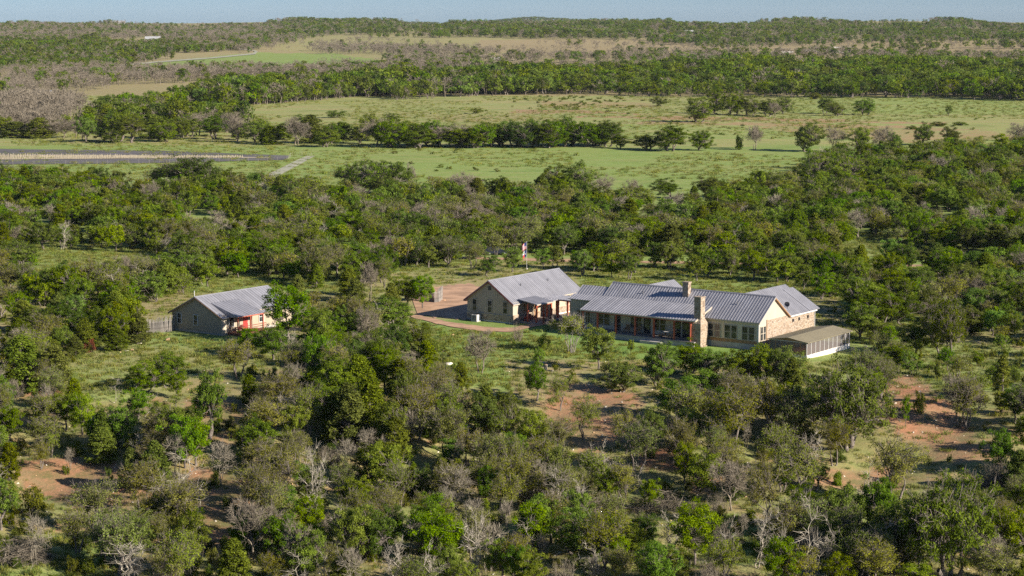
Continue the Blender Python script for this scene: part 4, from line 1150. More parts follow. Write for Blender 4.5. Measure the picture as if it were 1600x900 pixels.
    return wv, wf, lv, lf, lt, W, HH

# kind -> (object name, leaf material, wood material, category)
KINDS = {
    'oak': ('live_oak', 'oak_leaf', 'brown_bark', 'tree'), 'lowoak': ('live_oak', 'oak_leaf', 'brown_bark', 'tree'), 'spread': ('spreading_oak', 'oak_leaf', 'brown_bark', 'tree'), 'juniper': ('juniper_tree', 'juniper_leaf', 'brown_bark', 'tree'),
    'elm': ('elm_tree', 'elm_leaf', 'brown_bark', 'tree'), 'thin': ('budding_oak', 'thin_leaf', 'brown_bark', 'tree'), 'bare': ('bare_tree', None, 'mauve_twig', 'tree'), 'whip': ('bare_sapling', None, 'grey_twig', 'tree'),
    'snag': ('dead_tree', None, 'dead_wood', 'tree'), 'shrub': ('shrub', 'shrub_leaf', 'brown_bark', 'shrub'), 'thicket': ('twig_thicket', None, 'mauve_twig', 'shrub'),
    'vase': ('multi_stem_tree', 'thin_leaf', 'grey_bark', 'tree'), 'column': ('vine_covered_tree', 'juniper_leaf', 'brown_bark', 'tree'), 'red': ('red_shrub', 'red_leaf', 'brown_bark', 'shrub'),
}
VAR = {'oak': 8, 'lowoak': 5, 'spread': 2, 'juniper': 5, 'elm': 4, 'thin': 6, 'bare': 4, 'whip': 3, 'snag': 5, 'shrub': 4, 'thicket': 3, 'vase': 1, 'column': 1, 'red': 1}
PROTO = {}
for kd, nv in VAR.items():
    nm, lm, wm, cat = KINDS[kd]
    for i in range(nv):
        wv, wf, lv, lf, lt, W, HH = make_plant(kd, 1000 + 37 * i + 101 * list(VAR).index(kd))
        wme = np_mesh(nm + '_wood', wv, wf, 4, mats=[M[wm]])
        lme = np_mesh(nm + '_crown', lv, lf, 4, lt, [M[lm]]) if lm else None
        PROTO.setdefault(kd, []).append((wme, lme, W, HH))

def lod_object(kd, i, lod, coll):
    """a light joined version of a plant for the masses that nobody could count"""
    nm, lm, wm, cat = KINDS[kd]
    wv, wf, lv, lf, lt, W, HH = make_plant(kd, 5000 + 37 * i + 11 * lod + 101 * list(VAR).index(kd), lod)
    if lm:
        V = np.concatenate([wv, lv]); F = np.concatenate([wf, lf + len(wv)]); T = np.r_[np.zeros(len(wf)), lt]
        mi = np.r_[np.zeros(len(wf)), np.ones(len(lf))]
        me = np_mesh(nm + '_small', V, F, 4, T, [M[wm], M[lm]], mi)
    else:
        me = np_mesh(nm + '_small', wv, wf, 4, None, [M[wm]])
    o = bpy.data.objects.new('%s_%s_%d' % (nm, kd, i), me)
    coll.objects.link(o)
    return W, HH

def scatter_nodes(coll):
    ng = bpy.data.node_groups.new('scatter_' + coll.name, 'GeometryNodeTree')
    ng.interface.new_socket('Geometry', in_out='INPUT', socket_type='NodeSocketGeometry')
    ng.interface.new_socket('Geometry', in_out='OUTPUT', socket_type='NodeSocketGeometry')
    N, L = ng.nodes, ng.links
    gi = N.new('NodeGroupInput'); go = N.new('NodeGroupOutput')
    ci = N.new('GeometryNodeCollectionInfo'); ci.inputs['Collection'].default_value = coll
    ci.inputs['Separate Children'].default_value = True; ci.inputs['Reset Children'].default_value = True
    ip = N.new('GeometryNodeInstanceOnPoints'); ip.inputs['Pick Instance'].default_value = True
    def attr(name, dt):
        a = N.new('GeometryNodeInputNamedAttribute'); a.data_type = dt; a.inputs[0].default_value = name
        return next(s for s in a.outputs if s.enabled and s.name == 'Attribute')
    L.new(gi.outputs[0], ip.inputs['Points']); L.new(ci.outputs[0], ip.inputs['Instance'])
    L.new(attr('pick', 'INT'), ip.inputs['Instance Index'])
    L.new(attr('scl', 'FLOAT_VECTOR'), ip.inputs['Scale'])
    er = N.new('FunctionNodeEulerToRotation'); L.new(attr('rot', 'FLOAT_VECTOR'), er.inputs[0])
    L.new(er.outputs[0], ip.inputs['Rotation'])
    L.new(ip.outputs[0], go.inputs[0])
    return ng

def scatter(name, coll, pts, pick, rot, scl, label, cat=None):
    me = bpy.data.meshes.new(name)
    me.vertices.add(len(pts)); me.vertices.foreach_set('co', np.asarray(pts, np.float32).ravel())
    a = me.attributes.new('pick', 'INT', 'POINT'); a.data.foreach_set('value', np.asarray(pick, np.int32))
    a = me.attributes.new('rot', 'FLOAT_VECTOR', 'POINT'); a.data.foreach_set('vector', np.asarray(rot, np.float32).ravel())
    a = me.attributes.new('scl', 'FLOAT_VECTOR', 'POINT'); a.data.foreach_set('vector', np.asarray(scl, np.float32).ravel())
    o = link(name, me)
    md = o.modifiers.new('scatter', 'NODES'); md.node_group = scatter_nodes(coll)
    props(o, label, cat, kind='stuff')
    return o

# ------------------------------------------------------------------ plants: where they stand
# surveyed one by one in the photograph: kind, centre x, top y, foot y, width (pixels of the photograph)
HAND = '''
juniper 35 525 612 75|juniper 86 540 610 60|juniper 8 570 622 45|juniper 118 525 558 30|red 140 528 551 20|oak 175 478 545 60|juniper 215 490 537 45|juniper 182 512 548 40
oak 120 486 532 60|oak 60 478 522 60|bare 22 592 642 30|elm 105 612 672 60|elm 15 637 692 50|thin 70 650 705 60|lowoak 265 548 606 55|lowoak 225 565 613 55|elm 276 583 622 30
oak 325 580 692 52|snag 178 585 630 28|snag 226 605 657 45|elm 185 635 702 60|elm 150 652 702 35|thin 245 640 708 55|elm 282 675 724 50|oak 290 640 682 45|thin 370 530 592 60|elm 388 512 556 50
elm 425 510 562 60|elm 450 442 537 72|elm 500 520 602 58|thin 440 582 642 80|thin 420 622 692 70|oak 608 462 522 72|oak 650 500 562 58|elm 615 515 562 45|thicket 645 545 580 46
juniper 560 560 642 50|juniper 577 592 692 60|juniper 545 600 704 65|juniper 625 560 622 45|juniper 720 565 622 30|thin 650 602 694 75|thin 700 630 722 75|juniper 618 652 722 48|snag 621 640 722 42
thin 480 602 692 60|oak 700 622 712 52|juniper 760 602 684 50|oak 792 602 692 50|bare 751 514 583 46|thin 410 682 744 70
vase 890 491 551 56|elm 935 509 577 58|thicket 808 504 534 22|shrub 850 520 546 26|elm 985 530 553 13|elm 843 543 579 22|oak 838 575 634 46|thin 873 585 642 30|elm 830 637 704 55|thin 915 615 688 45|thin 975 640 708 50|thin 875 652 712 45
lowoak 970 565 614 66|lowoak 1030 533 602 60|lowoak 1077 530 584 60|lowoak 1100 545 592 60|lowoak 1160 545 602 68|lowoak 1192 535 604 58|lowoak 1226 540 608 62|elm 1105 578 644 75|thin 1140 602 714 88|thin 1192 592 694 70|oak 1022 642 704 60|oak 1076 642 702 50|thin 1242 612 704 75
spread 1325 562 702 150|bare 1500 583 668 72|thin 1512 590 670 62|column 1565 553 646 30|elm 1415 626 676 16|shrub 1436 616 652 22|elm 1430 505 554 55|elm 1402 540 578 56|spread 1476 468 560 84|oak 1345 472 527 60|oak 1372 500 532 50|elm 1565 522 546 26|elm 1562 672 744 55|oak 1588 602 662 50|juniper 1592 702 774 50
juniper 15 690 754 36|thin 65 690 734 40|juniper 206 700 766 38|juniper 242 688 768 52|juniper 160 668 724 50|shrub 45 757 804 60|thin 150 745 834 100|thin 120 792 864 62|thin 202 792 854 70|oak 250 765 824 46|snag 285 698 814 80|snag 190 838 914 105|elm 386 805 866 60|thin 276 822 886 60|thicket 265 852 908 82|elm 300 790 844 45|thin 360 862 922 60
snag 490 690 806 52|lowoak 450 800 864 60|elm 505 820 886 42|snag 470 810 866 40|snag 506 860 918 30|juniper 610 708 764 36|juniper 565 755 814 36|thin 700 720 794 70|thin 745 720 784 52|thin 790 740 806 60|thin 545 790 876 70|thin 600 780 846 60|oak 650 800 866 60|juniper 690 715 774 40
snag 615 838 914 62|snag 746 788 906 62|snag 690 780 824 32|thicket 580 820 872 44|thin 650 870 934 80|elm 690 820 876 50|shrub 455 872 906 34|juniper 540 860 922 60|thin 430 860 922 52|oak 780 840 908 52
snag 880 725 806 50|snag 995 720 772 26|elm 1070 690 758 40|thin 930 700 776 60|thin 970 715 796 46|lowoak 900 795 864 78|lowoak 958 800 856 60|lowoak 1004 805 856 58|elm 830 780 868 70|snag 1050 795 866 62|snag 940 845 910 72|thicket 880 870 920 64|oak 1012 842 908 60|elm 1060 850 908 50|snag 1182 788 888 52|thin 1190 720 836 60|thin 1130 690 764 60|thicket 1110 870 920 62|snag 1106 865 912 32
snag 1345 713 816 66|thin 1400 680 784 85|spread 1480 738 912 150|thicket 1560 715 764 54|snag 1225 790 912 42|snag 1262 760 914 60|snag 1288 800 908 52|thin 1335 825 910 80|oak 1310 860 922 60|oak 1580 790 878 80|thin 1550 850 924 80|snag 1556 830 912 32|elm 1430 880 934 70|snag 1430 820 880 42|thin 1242 690 786 80
elm 660 428 482 42|oak 632 432 480 46|juniper 612 442 488 30|lowoak 648 440 470 34|bare 577 408 472 32|elm 884 440 474 26|shrub 520 470 490 30|elm 640 440 470 30|thin 740 375 420 44|thin 700 370 415 50|elm 800 385 425 36|oak 765 395 432 38|elm 850 388 420 34|thin 600 400 450 30
spread 292 245 299 122|oak 352 264 299 54|spread 565 252 306 88|oak 616 252 304 64|oak 866 257 309 46|oak 905 253 309 52|bare 938 274 314 52|bare 735 270 314 46|bare 990 280 314 30|oak 1040 278 310 50|oak 1110 277 312 50|oak 1165 280 306 60|spread 1300 240 294 100|oak 130 268 306 50|oak 70 272 310 60|oak 20 270 312 50|oak 170 280 308 50|bare 640 255 300 20
lowoak 1262 192 237 50|bare 1304 198 238 34|lowoak 1345 200 239 38|bare 1376 198 239 34|lowoak 1396 206 238 28|oak 1442 192 227 34|oak 1486 196 228 34|bare 1590 192 230 40|lowoak 1010 208 234 44|lowoak 1050 193 236 64|lowoak 1096 205 235 40|shrub 1155 211 234 15|bare 1178 198 235 28|lowoak 968 208 232 30
lowoak 1092 153 191 46|lowoak 1120 141 178 34|lowoak 1145 146 180 40|lowoak 1172 150 180 36|lowoak 1200 152 182 38|lowoak 1226 152 178 30|bare 1210 160 184 24|lowoak 1290 149 178 28|lowoak 1306 160 181 32|lowoak 1351 155 180 34|shrub 1274 145 155 22|lowoak 1030 150 166 30
lowoak 524 171 184 34|shrub 566 184 194 13|lowoak 470 178 191 24|lowoak 615 176 188 32|lowoak 745 167 178 20|bare 1180 196 233 20|elm 1482 165 181 12|shrub 1465 190 197 30|shrub 1500 190 196 24|shrub 1425 196 202 20
'''
WOODS = []      # every plant: dict(kind, x, y, z, w, h, hand)
def put(kind, x, y, w, h, hand=False):
    z = float(ground(x, y)); px, py = project(x, y, z)
    WOODS.append(dict(kind=kind, x=x, y=y, z=z, w=w, h=h, hand=hand, px=px, py=py, size=h * FPX / y))
for item in HAND.replace('\n', '|').split('|'):
    if not item.strip(): continue
    k, cx, ty, fy, wd = item.split(); cx, ty, fy, wd = map(float, (cx, ty, fy, wd))
    x, y, z = at(cx, fy); s = y / FPX
    put(k, x, y, wd * s, (fy - ty) * s * 1.02, True)
# the hedgerow between the two fields
xx = 590.0
while xx < 960:
    fy = 229 + random.uniform(-2, 2.5); x, y, z = at(xx, fy); s = y / FPX
    put('lowoak' if random.random() < 0.9 else 'bare', x, y, random.uniform(40, 58) * s, random.uniform(32, 45) * s, True); xx += random.uniform(10, 17)
xx = -10.0
while xx < 590:
    for r_ in range(2 if xx < 360 else 1):
        fy = 221 + random.uniform(-9, 3) - r_ * 14 + (6 if xx > 420 else 0); x, y, z = at(xx + random.uniform(-9, 9), fy); s = y / FPX
        bare_p = 0.75 if xx < 130 else 0.22
        put('bare' if random.random() < bare_p else random.choice(['lowoak', 'lowoak', 'oak', 'juniper']), x, y, random.uniform(30, 50) * s, random.uniform(24, 46) * s, r_ == 0)
    xx += random.uniform(13, 20)

BUILT = [(-32, 1.5, -5.5, 18), (1, 9.5, -2.5, 13.5), (-52, -36.5, -3, 19), (-37, -30, 5, 12), (-80, -64.5, -36, -18)]   # footprints, site coordinates
def on_building(x, y):
    dx, dy = x - SITE[0], y - SITE[1]; c, s = math.cos(SROT), math.sin(SROT)
    u = dx * c + dy * s; v = -dx * s + dy * c
    r = np.zeros(np.shape(u), bool)
    for a, b, p, q in BUILT: r |= (u > a - 1.2) & (u < b + 1.2) & (v > p - 1.2) & (v < q + 1.2)
    return r

def fill(poly, spacing, weights, hrange, wratio, holes=(), keep=1.0, clear_hand=True, seed=1, yr=None, gap=0.0, gapscale=0.02):
    """trees on a jittered grid wherever the ground lies inside a surveyed outline"""
    rng = np.random.default_rng(seed)
    ys = [p[1] for p in poly]; yr_none = yr is None
    yr = yr or (at(800, min(930, max(ys)))[1] - 4, at(800, max(38, min(ys)))[1] + 10)
    y0, y1 = yr; X, Y = [], []
    y = y0
    while y < y1:
        half = 0.30 * y + 10; n = int(2 * half / spacing)
        X.append(-half + (np.arange(n) + rng.random(n)) * spacing); Y.append(y + rng.uniform(-.5, .5, n) * spacing)
        y += spacing
    if not X: return
    X = np.concatenate(X); Y = np.concatenate(Y)
    px, py = project(X, Y, ground(X, Y))
    if not yr_none:      # ragged outlines far off
        px = px + 70 * (vnoise(X * 0.006, Y * 0.004, 61) - 0.5) + 30 * (vnoise(X * 0.02, Y * 0.02, 62) - 0.5)
        py = py + 12 * (vnoise(X * 0.005, Y * 0.002, 63) - 0.5) + 5 * (vnoise(X * 0.02, Y * 0.012, 64) - 0.5)
    k = pip(px, py, poly) & (rng.random(len(X)) < keep)
    for hl in holes: k &= ~pip(px, py, hl)
    if gap > 0: k &= vnoise(X * gapscale, Y * gapscale, seed + 50) > gap
    k &= ~on_building(X, Y)
    X, Y = X[k], Y[k]
    if yr_none:
        zz = ground(X, Y); px, py = project(X, Y, zz); sc_h = hrange[1] * (0.32 if set(weights) <= {'shrub'} else 0.9) * FPX / Y
        ok = np.ones(len(X), bool)
        for q in SEEN:
            for dx_, f_ in ((0, 1.0), (0, 0.6), (-0.35, 0.6), (0.35, 0.6)): ok &= ~pip(px + dx_ * sc_h, py - f_ * sc_h, q)
        if max(ys) > 485: X, Y = X[ok], Y[ok]
    if clear_hand:
        hx = np.array([w['x'] for w in WOODS if w['hand']]); hy = np.array([w['y'] for w in WOODS if w['hand']]); hw = np.array([w['w'] for w in WOODS if w['hand']])
        ok = np.ones(len(X), bool)
        for a, b, c in zip(hx, hy, hw): ok &= np.hypot(X - a, Y - b) > c * 0.38
        X, Y = X[ok], Y[ok]
    names = list(weights); p = np.array([weights[n] for n in names], float); p /= p.sum()
    kk = rng.choice(len(names), len(X), p=p)
    for a, b, q in zip(X, Y, kk):
        h_ = rng.uniform(*hrange) * (1.0 if yr_none else 0.62 + 0.8 * float(vnoise(np.array([a * 0.013]), np.array([b * 0.009]), 4)[0])); n = names[q]
        if n == 'shrub': h_ *= 0.35
        if n == 'thicket': h_ *= 0.45
        f = {'juniper': 0.75, 'whip': 0.8, 'bare': 0.9, 'snag': 0.75, 'shrub': 1.5, 'thicket': 1.7}.get(n, 1.0)
        put(n, a, b, h_ * wratio * f * rng.uniform(0.8, 1.25), h_)

# open ground and walls that the photograph shows: no crown of the fill may stand across them
SEEN = [[(225, 440), (440, 440), (470, 480), (430, 535), (225, 530)], [(610, 415), (905, 415), (905, 520), (640, 520), (610, 480)], [(880, 430), (1290, 440), (1290, 500), (1240, 538), (880, 535)],
        [(1190, 500), (1335, 500), (1340, 545), (1268, 572), (1190, 545)], [(880, 525), (1110, 535), (1110, 556), (880, 556)], [(870, 605), (1000, 600), (1020, 640), (960, 680), (890, 690)],
        [(1385, 590), (1500, 600), (1540, 705), (1430, 700), (1385, 650)], [(120, 528), (420, 535), (420, 556), (260, 575), (120, 600)], [(50, 715), (190, 735), (200, 775), (60, 760)], [(700, 530), (860, 530), (860, 600), (740, 600)], [(1010, 755), (1080, 755), (1080, 790), (1010, 790)]]
# the woods behind the houses
HOLES_MID = [[(70, 396), (200, 396), (290, 408), (285, 438), (120, 444), (70, 424)], [(1180, 372), (1275, 372), (1275, 388), (1180, 388)], [(620, 440), (760, 425), (770, 500), (560, 500), (560, 465)], [(585, 396), (1640, 408), (1640, 417), (585, 402)],
             [(0, 474), (62, 474), (62, 502), (0, 502)], [(995, 424), (1060, 420), (1080, 440), (1000, 440)], [(1030, 425), (1090, 425), (1090, 436), (1030, 436)], [(700, 412), (840, 408), (850, 440), (760, 445)]]
fill([(-60, 276), (200, 296), (380, 302), (560, 306), (800, 308), (950, 310), (1130, 303), (1240, 292), (1265, 265), (1285, 248), (1420, 246), (1660, 226), (1660, 404), (1000, 404), (830, 400), (700, 412), (600, 436), (560, 446), (440, 440), (300, 452), (240, 490), (220, 525), (-60, 525)],
     4.1, dict(oak=0.34, lowoak=0.14, juniper=0.12, elm=0.12, thin=0.19, bare=0.02, whip=0.04, snag=0.03), (3.2, 6.3), 0.97, HOLES_MID, 0.86, seed=3, gap=0.31, gapscale=0.085)
fill([(560, 340), (860, 345), (860, 402), (700, 412), (560, 430)], 5.5, dict(thin=0.7, bare=0.3), (4.5, 6.5), 0.85, HOLES_MID, 0.45, seed=4)
fill([(850, 414), (1290, 418), (1300, 475), (1240, 455), (1180, 442), (1000, 438), (900, 432)], 4.8, dict(oak=0.5, elm=0.28, thin=0.22), (3.6, 5.6), 0.9, HOLES_MID[5:7], 0.86, seed=5)
fill([(1290, 418), (1660, 418), (1660, 545), (1520, 530), (1345, 512), (1300, 470)], 4.3, dict(oak=0.42, lowoak=0.16, elm=0.2, juniper=0.05, thin=0.13, bare=0.04), (3.2, 5.8), 0.97, (), 0.88, seed=6, gap=0.16, gapscale=0.07)
fill([(430, 440), (600, 436), (640, 470), (600, 500), (480, 500), (440, 470)], 6.5, dict(oak=0.35, juniper=0.4, thin=0.25), (3.5, 6.0), 0.9, HOLES_MID[2:3], 0.5, seed=8)
fill([(-60, 500), (225, 500), (215, 535), (110, 560), (-60, 560)], 5.0, dict(oak=0.45, juniper=0.45, thin=0.1), (3.5, 5.5), 0.9, HOLES_MID[4:5], 0.55, seed=9)
# the bank in front
HOLES_NEAR = [[(105, 545), (240, 520), (280, 515), (440, 545), (330, 565), (190, 606), (120, 612)], [(640, 490), (900, 500), (980, 560), (960, 600), (860, 606), (740, 622), (690, 570)], [(880, 525), (1240, 548), (1240, 560), (960, 560)],
              [(850, 600), (1010, 595), (1050, 630), (990, 650), (960, 705), (890, 710), (850, 660)], [(1230, 545), (1340, 530), (1620, 545), (1620, 650), (1590, 660), (1590, 742), (1440, 735), (1400, 660), (1380, 610), (1250, 592)],
              [(30, 712), (130, 722), (250, 745), (240, 790), (120, 790), (40, 765)], [(-60, 850), (150, 850), (150, 940), (-60, 940)], [(1085, 800), (1190, 815), (1190, 880), (1090, 872)], [(1280, 730), (1420, 735), (1430, 830), (1290, 830)],
              [(300, 640), (385, 640), (385, 705), (300, 705)], [(300, 745), (400, 745), (390, 860), (310, 860)], [(980, 740), (1090, 740), (1100, 800), (980, 800)]]
fill([(-60, 560), (430, 545), (560, 500), (690, 540), (760, 610), (900, 600), (1050, 590), (1240, 575), (1380, 600), (1660, 600), (1660, 935), (-60, 935)],
     3.3, dict(thin=0.37, lowoak=0.08, oak=0.11, juniper=0.09, elm=0.11, snag=0.07, shrub=0.06, bare=0.02, whip=0.06), (2.8, 6.0), 0.76, HOLES_NEAR, 0.62, seed=10)
fill([(-60, 600), (1660, 600), (1660, 940), (-60, 940)], 3.4, dict(shrub=0.82, thicket=0.10, whip=0.08), (2.6, 5.0), 0.6, HOLES_NEAR[3:6], 0.6, seed=12)
fill([(-60, 500), (640, 500), (960, 560), (1660, 530), (1660, 610), (-60, 610)], 3.3, dict(shrub=1), (2.0, 4.2), 0.5, HOLES_NEAR[2:3], 0.55, seed=13)
fill([(430, 500), (640, 490), (690, 560), (620, 600), (440, 570)], 3.8, dict(elm=0.4, thin=0.3, lowoak=0.3), (2.4, 4.4), 0.95, (), 0.62, seed=19)
fill([(620, 520), (900, 530), (960, 600), (740, 625), (660, 570)], 5.5, dict(elm=0.35, thin=0.45, whip=0.2), (1.6, 3.0), 0.85, (), 0.5, seed=20)
fill([(1300, 530), (1660, 530), (1660, 660), (1400, 620)], 5.5, dict(elm=0.35, thin=0.35, lowoak=0.3), (1.8, 3.6), 0.95, (), 0.55, seed=22)
fill([(1290, 415), (1660, 415), (1660, 640), (1400, 620), (1340, 560), (1300, 500)], 4.4, dict(shrub=1), (2.2, 4.6), 0.5, (), 0.5, seed=14)
fill([(850, 598), (1010, 592), (1050, 640), (960, 710), (860, 690)], 3.0, dict(shrub=1), (1.8, 3.4), 0.5, (), 0.5, seed=15)
fill([(1370, 590), (1510, 600), (1590, 740), (1430, 730)], 3.0, dict(shrub=1), (1.8, 3.4), 0.5, (), 0.45, seed=16)
fill([(30, 712), (250, 745), (250, 800), (40, 765)], 2.6, dict(shrub=0.85, whip=0.15), (1.8, 3.4), 0.5, (), 0.6, seed=18)
fill([(100, 530), (430, 535), (430, 570), (190, 620), (100, 615)], 3.2, dict(shrub=1), (1.6, 3.0), 0.5, (), 0.4, seed=17)
# low dark bushes dotted over the far meadow
rb = np.random.default_rng(21)
for _ in range(95):
    cx = rb.normal(905, 60); cy = rb.uniform(151, 172)
    if not (800 < cx < 1010): continue
    x, y, z = at(cx, cy); put('shrub', x, y, rb.uniform(1.6, 3.6), rb.uniform(0.8, 1.5), True)
for cx, cy in [(rb.uniform(620, 1560), rb.uniform(160, 222)) for _ in range(70)] + [(rb.uniform(500, 1200), rb.uniform(232, 285)) for _ in range(26)]:
    x, y, z = at(cx, cy); put('shrub', x, y, rb.uniform(1.0, 2.6), rb.uniform(0.6, 1.2))

# far woods: bands of green and of leafless grey-mauve trees
FAR = [
    # outline, spacing, weights, height range, width ratio, keep
    ([(560, 150), (800, 146), (1000, 149), (1250, 151), (1660, 157), (1660, 106), (1250, 110), (1000, 121), (800, 134), (560, 138)], 8.5, dict(oak=0.6, lowoak=0.32, bare=0.08), (8, 13), 1.05, 0.85, 0.2),
    ([(-60, 210), (130, 205), (160, 160), (300, 150), (420, 150), (420, 138), (560, 128), (560, 162), (440, 185), (330, 200), (200, 206)], 7.0, dict(oak=0.55, bare=0.45), (6, 9), 1.0, 0.6, 0.3),
    ([(-60, 212), (115, 212), (120, 166), (-60, 160)], 7.0, dict(bare=1), (9, 12), 0.8, 0.9, 0.0),
    ([(160, 165), (420, 150), (560, 150), (560, 175), (440, 190), (300, 200), (160, 195)], 7.0, dict(oak=0.45, lowoak=0.35, bare=0.2), (7, 11), 1.0, 0.5, 0.3),
    ([(120, 154), (560, 134), (800, 128), (860, 130), (860, 146), (560, 160), (430, 165), (330, 160)], 6.5, dict(oak=0.44, lowoak=0.28, bare=0.28), (6, 11), 1.0, 0.68, 0.3),
    ([(-60, 150), (120, 150), (200, 128), (560, 118), (560, 106), (180, 104), (-60, 108)], 8, dict(bare=0.86, oak=0.14), (6, 9), 0.95, 0.9, 0.08),
    ([(420, 132), (560, 132), (800, 130), (800, 97), (610, 98), (560, 106)], 8, dict(bare=0.75, oak=0.25), (6, 9), 0.95, 0.75, 0.2),
    ([(800, 132), (1000, 119), (1250, 108), (1250, 98), (1000, 84), (800, 92)], 9, dict(bare=0.8, oak=0.2), (6, 9), 0.95, 0.6, 0.3),
    ([(-60, 106), (170, 104), (260, 94), (390, 82), (390, 72), (240, 68), (-60, 66)], 9, dict(oak=0.55, juniper=0.15, bare=0.3), (6, 9), 1.0, 0.8, 0.2),
    ([(390, 84), (430, 76), (440, 66), (290, 60), (240, 68)], 10, dict(bare=0.8, oak=0.2), (6, 9), 1.0, 0.6, 0.2),
    ([(-60, 66), (450, 66), (470, 52), (470, 37), (-60, 37)], 11, dict(bare=0.72, oak=0.28), (6, 9), 1.0, 0.85, 0.1),
    ([(440, 84), (610, 90), (800, 86), (800, 70), (600, 66), (440, 66)], 12, dict(bare=0.8, oak=0.2), (5, 8), 1.0, 0.22, 0.4),
    ([(490, 88), (640, 92), (800, 88), (800, 80), (560, 76), (490, 80)], 9, dict(bare=0.95, oak=0.05), (6, 9), 1.0, 0.65, 0.2),
    ([(800, 92), (1660, 92), (1660, 66), (800, 66)], 12, dict(bare=0.85, oak=0.15), (5, 8), 1.0, 0.20, 0.45),
    ([(1000, 104), (1660, 96), (1660, 86), (1400, 84), (1000, 92)], 10, dict(bare=0.6, oak=0.4), (6, 8), 1.0, 0.45, 0.3),
    ([(450, 62), (780, 58), (1150, 67), (1400, 65), (1660, 66), (1660, 36), (450, 36)], 12, dict(oak=0.66, bare=0.34), (6, 10), 1.05, 0.72, 0.25),
    ([(1100, 78), (1250, 80), (1660, 74), (1660, 60), (1100, 62)], 10, dict(oak=0.7, bare=0.3), (6, 9), 1.0, 0.45, 0.35),
]
FARPTS = []
for i, (poly, sp, wts, hr_, wr, keep, gp_) in enumerate(FAR):
    n0 = len(WOODS)
    ylo = at(800, max(p[1] for p in poly))[1] - 60; yhi = min(4150, at(800, max(40, min(p[1] for p in poly)))[1] + 120)
    if min(p[1] for p in poly) < 40: yhi = 4300
    fill(poly, sp, wts, hr_, wr, [[(185, 106), (262, 94), (395, 81), (520, 82), (610, 94), (570, 104), (330, 108)], [(215, 68), (250, 68), (250, 61), (215, 61)], [(62, 147), (160, 139), (300, 144), (290, 152), (270, 164), (140, 170), (70, 164)], [(200, 176), (330, 160), (420, 166), (330, 186), (210, 190)], [(370, 160), (470, 157), (560, 149), (620, 150), (620, 200), (430, 205), (380, 180)]] if i in (1, 3, 4, 5, 8, 10, 11) else (), keep, False, 200 + i, (ylo, yhi), gp_, 0.008)
    FARPTS += WOODS[n0:]; del WOODS[n0:]
rk = np.random.default_rng(77)
for _ in range(2600):        # scattered woods on the low blue hills at the horizon
    x = rk.uniform(-900, 1300); y = rk.uniform(7600, 8900); FARPTS.append(dict(kind='oak', x=x, y=y, z=float(ground(x, y)), w=rk.uniform(16, 30), h=rk.uniform(8, 12)))

# ------------------------------------------------------------------ plants: individuals and masses
LOOK = {'oak': 'dark green live oak', 'lowoak': 'low rounded live oak', 'spread': 'broad grey limbed live oak', 'juniper': 'dense olive juniper', 'elm': 'bright green leafy tree', 'thin': 'thin olive budding oak', 'bare': 'leafless mauve grey tree',
        'snag': 'pale dead tree', 'whip': 'slender leafless grey sapling', 'shrub': 'low green shrub', 'thicket': 'low tangled leafless thicket', 'vase': 'vase shaped tree on many pale stems', 'column': 'slim green tree trunk wrapped in vines', 'red': 'small rusty red shrub'}
MARKS = [('the cottage porch', 368, 520), ('the stake fence by the cottage', 235, 520), ('the cottage gable', 310, 528), ('the garage gable', 765, 510), ('the dirt path', 720, 520), ('the air conditioner', 750, 505), ('the dirt parking area', 690, 475),
         ('the covered walkway', 880, 490), ('the long porch steps', 1020, 545), ('the outdoor stone chimney', 1095, 545), ('the corner windows of the ranch house', 1180, 555), ('the screened room', 1263, 570), ('the far end of the screened room', 1335, 540),
         ('the red soil bank in front of the houses', 930, 650), ('the red soil slope at right', 1460, 680), ('the red clearing at lower left', 120, 750), ('the flagpole', 823, 415), ('the gravel track in the field', 440, 285), ('the vineyard corner', 450, 252),
         ('the bottom left corner', 20, 890), ('the bottom right corner', 1580, 890), ('the middle of the bottom edge', 800, 890), ('the grassy clearing at lower right', 1350, 800), ('the brush pile at lower middle', 1035, 780), ('the grey rocks at left', 200, 550)]
def zone(px, py):
    far_ = 'at left' if px < 400 else ('left of middle' if px < 800 else ('right of middle' if px < 1200 else 'at right'))
    w_ = 'behind' if py < 505 else 'below'
    col = ('left of the cottage' if px < 230 else w_ + ' the cottage' if px < 440 else 'between cottage and garage' if px < 640 else
           w_ + ' the garage' if px < 880 else w_ + ' the long porch' if px < 1090 else w_ + ' the stone wall' if px < 1290 else 'right of the houses')
    if py < 150: return 'on the far slope ' + far_
    if py < 200: return 'in the far meadow ' + far_
    if py < 242: return 'in the hedgerow between the fields ' + far_
    if py < 315: return 'on the near field edge ' + col
    if py < 365: return 'in the upper woods ' + col
    if py < 425: return 'in the lower woods ' + col
    if py < 505: return 'in the yard woods ' + col
    if py < 600: return 'on the upper bank ' + col
    if py < 740: return 'on the middle bank ' + col
    return 'in the nearest brush ' + col
LIMIT = {'oak': 220, 'lowoak': 110, 'juniper': 160, 'elm': 110, 'thin': 170, 'bare': 80, 'whip': 90, 'snag': 60, 'shrub': 230, 'thicket': 40}
indiv, mass = [], []
for kd in KINDS:
    ws = sorted([w for w in WOODS if w['kind'] == kd and -40 < w['px'] < 1640 and w['py'] < 960], key=lambda w: -(w['size'] * (3 if w['hand'] else 1)))
    rest_ = [w for w in WOODS if w['kind'] == kd and not (-40 < w['px'] < 1640 and w['py'] < 960)]
    n = LIMIT.get(kd, 50)
    indiv += ws[:n]; mass += ws[n:] + rest_
taken = set()
